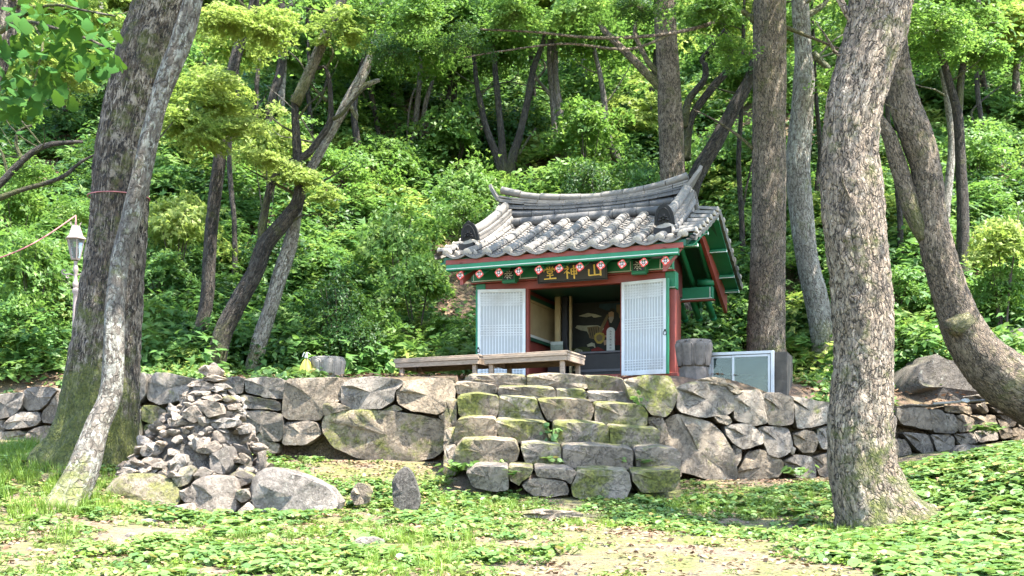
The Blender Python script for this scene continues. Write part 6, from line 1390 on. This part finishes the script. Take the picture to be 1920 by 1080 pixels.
knd = {'G': 'green', 'B': 'dull green', 'D': 'dark green', 'Y': 'yellow green'}
LM = [(190, 250, 'the thick left tree'), (425, 250, 'the upright dark trunk'), (510, 250, 'the brown upright trunk'), (640, 200, 'the pale leaning trunk'), (785, 250, 'the slim grey pair'), (900, 230, 'the three stemmed tree'), (1050, 230, 'the two stemmed grey tree'),
      (1150, 270, 'the crooked stub trunk'), (1255, 200, 'the straight trunk behind the roof'), (1360, 200, 'the dark gable tree'), (1440, 250, 'the stout straight trunk'), (1505, 250, 'the pale sinuous trunk'), (1600, 250, 'the thick elm'), (1730, 300, 'the curved tree'), (1800, 200, 'the forked dark trunk'), (1870, 180, 'the bare limbed edge tree')]
used = set()
for q in range(110):
    px = rs.uniform(-60, 1980); py = rs.uniform(-30, 480); kd = rs.choice('GGBBDYG'); rr_ = rs.uniform(40, 90)
    l_ = min(LM, key=lambda a: abs(a[0] - px) * 1.5 + abs(a[1] - py) * .2); lab = '%s %s bush %s %s of %s' % ('wide' if rr_ > 65 else 'small', knd[kd], 'low on the slope' if py > 330 else 'half way up' if py > 160 else 'high up', 'right' if px > l_[0] else 'left', l_[2])
    if lab in used: continue
    used.add(lab); shrub(lab, px, py, rr_, kd)

# --- stuff scattered with geometry nodes
def scatter(name, pts, rot, scl, idx, templates, label=None):
    me = bpy.data.meshes.new(name); me.vertices.add(len(pts)); me.vertices.foreach_set('co', np.asarray(pts, np.float32).ravel())
    for nm, ty, key, arr in (('rot', 'FLOAT_VECTOR', 'vector', rot), ('scl', 'FLOAT', 'value', scl), ('ti', 'INT', 'value', idx)):
        a = me.attributes.new(nm, ty, 'POINT'); a.data.foreach_set(key, np.asarray(arr, np.int32 if ty == 'INT' else np.float32).ravel())
    o = bpy.data.objects.new(name, me); col.objects.link(o); o['kind'] = 'stuff'
    if label: o['label'] = label
    ng = bpy.data.node_groups.new(name, 'GeometryNodeTree'); ng.interface.new_socket('Geometry', in_out='INPUT', socket_type='NodeSocketGeometry'); ng.interface.new_socket('Geometry', in_out='OUTPUT', socket_type='NodeSocketGeometry')
    N_ = ng.nodes; gi = N_.new('NodeGroupInput'); go = N_.new('NodeGroupOutput'); jn = N_.new('GeometryNodeJoinGeometry')
    def na(nm, ty): x = N_.new('GeometryNodeInputNamedAttribute'); x.data_type = ty; x.inputs[0].default_value = nm; return x.outputs[0]
    ra = na('rot', 'FLOAT_VECTOR'); sa = na('scl', 'FLOAT'); ia = na('ti', 'INT'); er = N_.new('FunctionNodeEulerToRotation'); ng.links.new(ra, er.inputs[0])
    for i, tmesh in enumerate(templates):
        to = bpy.data.objects.new(name + '_source', tmesh); oi = N_.new('GeometryNodeObjectInfo'); oi.inputs[0].default_value = to; oi.inputs[1].default_value = True
        cm = N_.new('FunctionNodeCompare'); cm.data_type = 'INT'; cm.operation = 'EQUAL'; ng.links.new(ia, cm.inputs[2]); cm.inputs[3].default_value = i
        ip = N_.new('GeometryNodeInstanceOnPoints'); ng.links.new(gi.outputs[0], ip.inputs['Points']); ng.links.new(cm.outputs[0], ip.inputs['Selection']); ng.links.new(oi.outputs['Geometry'], ip.inputs['Instance'])
        ng.links.new(er.outputs[0], ip.inputs['Rotation']); ng.links.new(sa, ip.inputs['Scale']); ng.links.new(ip.outputs[0], jn.inputs[0])
    ng.links.new(jn.outputs[0], go.inputs[0]); md = o.modifiers.new('scatter', 'NODES'); md.node_group = ng; return o
def clump(name, seed, mat, n, leaf, kind, rad=.42, hgt=.38):
    r = np.random.default_rng(seed); a = r.random(n) * 6.283; rr = rad * np.sqrt(r.random(n)); lay_ = r.integers(0, 4, n) / 3.
    z = hgt * (.12 + .88 * lay_) * (1 - .5 * (rr / rad) ** 2) + r.normal(size=n) * .014
    rr *= (1.1 - .5 * lay_); C = np.c_[rr * np.cos(a), rr * np.sin(a), z]; Nn = np.c_[np.cos(a) * .35, np.sin(a) * .35, np.ones(n)] + r.normal(size=(n, 3)) * .38
    return leaf_cloud(name, C, Nn, leaf * r.uniform(.7, 1.35, n), [mat], kind)
def ncoord(X, Y, sc, z=0): return np.array([noise.noise(Vector((x * sc, y * sc, z))) for x, y in zip(X, Y)])
# undergrowth over the slope
UT = [clump('undergrowth_leaves', 30, M_leafbg, 80, .135, 'maple', .5, .6), clump('undergrowth_leaves', 31, M_leafG, 80, .14, 'maple', .5, .55), clump('undergrowth_leaves', 32, M_leafD, 100, .11, 'leaf', .42, .6), clump('undergrowth_leaves', 33, M_leafbg, 90, .12, 'leaf', .5, .75), clump('undergrowth_leaves', 34, M_leafY, 75, .13, 'maple', .5, .5)]
n = 13000; t = rng.random(n); Y = 15.2 + (50 - 15.2) * t ** 1.15; X = (rng.random(n) * 1.5 - .75) * Y * .80
rel = np.c_[X - E.x, Y - E.y]; s_ = rel @ np.array([e1.x, e1.y]); d_ = rel @ np.array([e2.x, e2.y])
ye = np.interp(X, WX, WY)
dens = ncoord(X, Y, .55, 4); yh = np.interp(X, [-14, -7, -4, -2, 4.2, 6.5, 12], [15.2, 15.9, 16.4, 17.4, 17.8, 15.9, 16.2])
keep = (Y > ye + .9) & ~((X > 4.9) & (X < 8.6) & (Y < 16.6)) & ~((np.abs(s_) < 2.0) & (d_ < 3.9)) & (dens > -.22 + .35 * (np.exp(-((X + 6.6) ** 2 + (Y - 17.2) ** 2) / 1.6)  + .6 * np.exp(-((X + 7.5) ** 2 + (Y - 16.2) ** 2) / 1.2))) & (Y > yh - .5)
X, Y = X[keep], Y[keep]; n = len(X); Z = terr_z(X, Y); big = ncoord(X, Y, .35, 8)
pk = rng.random(n) + big * 1.2; ti = np.where(pk < .12, 2, np.where(pk < .42, 0, np.where(pk < .68, 3, np.where(pk < .92, 1, 4))))
scatter('undergrowth', np.c_[X, Y, Z - .03], np.c_[rng.normal(size=n) * .12 + .25, rng.normal(size=n) * .1, rng.random(n) * 0 + rng.uniform(-.6, .6, n)], rng.uniform(.6, 1.35, n) * (1 + .012 * (Y - 16)), ti, UT)
# low green carpet on the terrace and right-hand bank behind the wall
LT = [clump('low_leaves', 50 + q, M_cover if q < 2 else M_leafG, 60, .06, 'round' if q < 2 else 'maple', .22, .12) for q in range(3)]
n = 5200; X = rng.uniform(-9, 10, n); Y = rng.uniform(13.3, 20, n); ye = np.interp(X, WX, WY)
rel = np.c_[X - E.x, Y - E.y]; s_ = rel @ np.array([e1.x, e1.y]); d_ = rel @ np.array([e2.x, e2.y]); nn = ncoord(X, Y, .9, 2)
keep = (Y > ye + .45) & ~((X > 5.4) & (X < 8.4) & (Y < 16.)) & ~((np.abs(s_ - .1) < 2.3) & (d_ < 3.6)) & ((X > 2.8) | (nn > .1) | (Y > 16)) & ~((X > 2.3) & (X < 3.9) & (Y < 14.8))
X, Y = X[keep], Y[keep]; n = len(X)
scatter('low_plants', np.c_[X, Y, terr_z(X, Y) - .02], np.c_[rng.normal(size=(n, 2)) * .1, rng.random(n) * 6.28], rng.uniform(.6, 1.4, n), rng.integers(0, 3, n), LT)
# ground cover in the foreground
def rosette(seed, mat, nl, rad, leaf, hgt):
    r = np.random.default_rng(seed); a = r.random(nl) * 6.283; rr = rad * np.sqrt(r.random(nl)); C = np.c_[rr * np.cos(a), rr * np.sin(a), hgt * r.uniform(.35, 1, nl)]
    Nn = np.c_[np.cos(a) * .3, np.sin(a) * .3, np.ones(nl)] + r.normal(size=(nl, 3)) * .28; st_ = MB()
    for q in range(nl): st_.tube([(C[q, 0] * .4, C[q, 1] * .4, -.01), tuple(C[q])], [.0016, .0012], 3, cap=False)
    return leaf_cloud('leaf_rosette', C, Nn, leaf * r.uniform(.55, 1.3, nl), [mat, M_grass], 'round', extra=st_)
GT = [rosette(60, M_cover, 14, .11, .062, .055), rosette(61, M_cover, 20, .13, .05, .07), rosette(62, M_cover, 10, .10, .082, .08), rosette(63, M_grass, 16, .10, .036, .04)]
def tuft(seed, nb, h):
    r = np.random.default_rng(seed); a = r.random(nb) * 6.283; V = []; f = []
    for q in range(nb):
        b0 = np.array([r.normal() * .03, r.normal() * .03, 0]); l = h * r.uniform(.5, 1.2); lean = r.uniform(.15, .8); dx = np.array([math.cos(a[q]), math.sin(a[q]), 0]); sd_ = np.array([-dx[1], dx[0], 0]) * .0032
        for j, (t_, w_) in enumerate(((0, 1), (.4, .9), (.75, .6), (1, 0.08))): c_ = b0 + dx * lean * l * t_ ** 1.8 + np.array([0, 0, l * t_ * (1 - .25 * lean * t_)]); V += [c_ - sd_ * w_, c_ + sd_ * w_]
        b = len(V) - 8
        for j in range(3): f.append((b + 2 * j, b + 2 * j + 1, b + 2 * j + 3, b + 2 * j + 2))
    me = bpy.data.meshes.new('grass_tuft'); me.from_pydata([tuple(x) for x in V], [], f); me.materials.append(M_grass); return me
TT = [tuft(70 + q, 26, .12 + .03 * q) for q in range(3)]
def fg_points(n, ymax=13.2):
    Y = rng.uniform(5., ymax, n * 2); k_ = rng.random(n * 2) < (Y / ymax) ; Y = Y[k_][:n]; X = (rng.random(len(Y)) * 1.16 - .58) * Y; ye = np.interp(X, WX, WY)
    front = np.where((X > -.75) & (X < 1.95), 11.35, ye - .12); return X[Y < front], Y[Y < front]
def px_py(X, Y, Z): return 960 + X / Y * F, HY - (Z - EYE) / Y * F
def dirt_mask(X, Y):
    """1 where bare earth shows: the trodden path, wall foot and patches"""
    m_ = np.zeros(len(X)); g_ = lambda cx, cyy, rx, ry, k_=1.: k_ * np.exp(-(((X - cx) / rx) ** 2 + ((Y - cyy) / ry) ** 2))
    m_ += g_(.95, 6.9, .75, .9, 1.3) + g_(.75, 8.3, .6, .8, 1.0) + g_(-1.6, 12.4, .9, .45, 1.2) + g_(3.2, 12.6, 1.2, .45) + g_(5.2, 13.9, 1.6, .8, 1.5) + g_(-2.6, 8.6, .9, .35, .8) + g_(-.5, 11.6, .35, .4, .5) + g_(1.2, 5.8, 1.2, .6, .8)
    return m_
X, Y = fg_points(21000); nn = ncoord(X, Y, 1.1, 5) + .5 * ncoord(X, Y, 3.1, 6); dm = dirt_mask(X, Y)
right = np.clip((X / Y - .28) * 6, 0, 1)
keep = (nn + right * .8 + rng.normal(size=len(X)) * .16 > .14 + dm * .9) & (np.hypot(X + 2.95, Y - 10.6) > .95) & (np.hypot(X - 3.27, (Y - 9.5)) > .42)
X, Y = X[keep], Y[keep]; n = len(X); ti = rng.integers(0, 4, n); ti = np.where((np.clip((X / Y - .28) * 6, 0, 1) > .3) & (rng.random(n) < .3), 2, ti)
scatter('ground_cover', np.c_[X, Y, gz_detail(X, Y)], np.c_[rng.normal(size=(n, 2)) * .12, rng.random(n) * 6.28], rng.uniform(.4, 1.0, n) * (1 + .25 * np.clip((X / Y - .28) * 6, 0, 1)), ti, GT)
X, Y = fg_points(6500); nn = ncoord(X, Y, .9, 11); lf = np.clip((-.33 - X / Y) * 8, 0, 1); lf = lf * np.clip((Y - 8.6) * .8, .12, 1); keep = (nn + lf * 1.3 + rng.normal(size=len(X)) * .1 > .2 + dirt_mask(X, Y) * .8) & (np.hypot(X + 2.95, Y - 10.6) > .9)
X, Y = X[keep], Y[keep]; n = len(X)
scatter('grass', np.c_[X, Y, gz_detail(X, Y)], np.c_[rng.normal(size=(n, 2)) * .1, rng.random(n) * 6.28], rng.uniform(.3, .7, n) * (1 + .6 * np.clip((-.33 - X / Y) * 8, 0, 1)), rng.integers(0, 3, n), TT)
X, Y = fg_points(17000); nn = ncoord(X, Y, 2.2, 21) + .6 * ncoord(X, Y, 6, 22); keep = (nn + rng.normal(size=len(X)) * .2 > .02 + dirt_mask(X, Y) * .7) & (np.hypot(X + 2.95, Y - 10.6) > .9) & (X / Y < .34)
X, Y = X[keep], Y[keep]; n = len(X)
ST = [rosette(95 + q, [M_cover, M_small, M_small][q], 12, .07, [.03, .026, .022][q], .022) for q in range(3)]
scatter('small_plants', np.c_[X, Y, gz_detail(X, Y)], np.c_[rng.normal(size=(n, 2)) * .12, rng.random(n) * 6.28], rng.uniform(.6, 1.5, n), rng.integers(0, 3, n), ST)
# fallen leaves and twigs
def dryleaf(seed, s): 
    r = np.random.default_rng(seed); n = 7; C = np.c_[r.normal(size=(n, 2)) * .06, r.random(n) * .012 + .004]; return leaf_cloud('dry_leaves', C, np.array([[0, 0, 1.]]) + r.normal(size=(n, 3)) * .45, s * r.uniform(.6, 1.3, n), [M_dry], 'leaf')
DT = [dryleaf(80 + q, .045) for q in range(3)]
X, Y = fg_points(7500); dm = dirt_mask(X, Y); wallfoot = np.clip(1 - np.abs(np.interp(X, WX, WY) - .5 - Y) / .7, 0, 1); keep = rng.random(len(X)) < .24 + .04 * dm + .5 * wallfoot
X, Y = X[keep], Y[keep]; n = len(X)
scatter('fallen_leaves', np.c_[X, Y, gz_detail(X, Y) + .003], np.c_[np.zeros((n, 2)), rng.random(n) * 6.28], rng.uniform(.6, 1.3, n), rng.integers(0, 3, n), DT)
n = 9000; Y = rng.uniform(14, 30, n); X = (rng.random(n) * 1.2 - .6) * Y; ye = np.interp(X, WX, WY); rel = np.c_[X - E.x, Y - E.y]; s_ = rel @ np.array([e1.x, e1.y]); d_ = rel @ np.array([e2.x, e2.y])
keep = (Y > ye + .35) & ~((np.abs(s_) < 1.8) & (d_ < 3.6) & (d_ > .4)); X, Y = X[keep], Y[keep]; n = len(X)
scatter('leaf_litter', np.c_[X, Y, terr_z(X, Y) + .012], np.c_[np.ones(n) * .5 * (Y > 18), np.zeros(n), rng.uniform(-.5, .5, n)], rng.uniform(.9, 2., n), rng.integers(0, 3, n), DT)
# small pebbles
pm = [rock_mesh('pebble', 90 + q, M_cairn, 1) for q in range(3)]
X, Y = fg_points(900); n = len(X); scatter('pebbles', np.c_[X, Y, gz_detail(X, Y)], rng.random((n, 3)) * 6.28, rng.uniform(.008, .028, n), rng.integers(0, 3, n), pm)
# small plants growing out of the steps
for q, (px, py, Yp, s) in enumerate([(1032, 812, 11.98, 1.1), (1028, 822, 11.95, 1.0), (1195, 750, 12.35, 1.), (1030, 868, 11.6, 1.), (1052, 868, 11.6, .9), (965, 895, 11.2, 1.1), (868, 880, 11.5, 1.6), (842, 890, 11.5, 1.6), (1500, 890, 12.6, 1.8), (1165, 868, 11.6, .8), (940, 868, 11.6, .7), (1210, 872, 11.6, .9), (1895 - 40, 810, 14.2, 1.8), (1835, 812, 14.2, 1.8)]):
    labs = ['small leafy sprout growing from the third step', 'leafy shoot hanging over the third step joint', 'single leafed sprout on the mossy corner rock', 'left one of two pale weeds on the second step tread', 'right one of two pale weeds on the second step tread', 'yellowish weed in front of the bottom step', 'dark leafed weed at the left foot of the steps', 'leafy weed left of the lowest steps by the wall', 'leafy weed at the foot of the right wall', 'tiny weed near the middle of the second step', 'tiny weed at the left of the second step', 'small weed at the right of the second step', 'weed clump below the far right wall', 'left weed clump below the far right wall']
    o = link('weed', GT[2 if q % 2 else 0], None, P(px, py, Yp), (R(55) if q in (0, 1, 2) else 0, 0, q * 1.1), (s,) * 3); tag(o, labs[q], 'weed', 'weeds growing among the stones')
# string round the thick trunk
m = MB(); c = P(223, 371, 11.2); rr = 55 / F * 11.2; m.tube([(rr * math.cos(a), rr * math.sin(a), .012 * math.sin(a * 1.0)) for a in [2 * math.pi * q / 40 for q in range(41)]], .006, 6, cap=False)
tag(m.build('string', M_pink, None, True, loc=c), 'pink string tied around the thick left trunk', 'string')
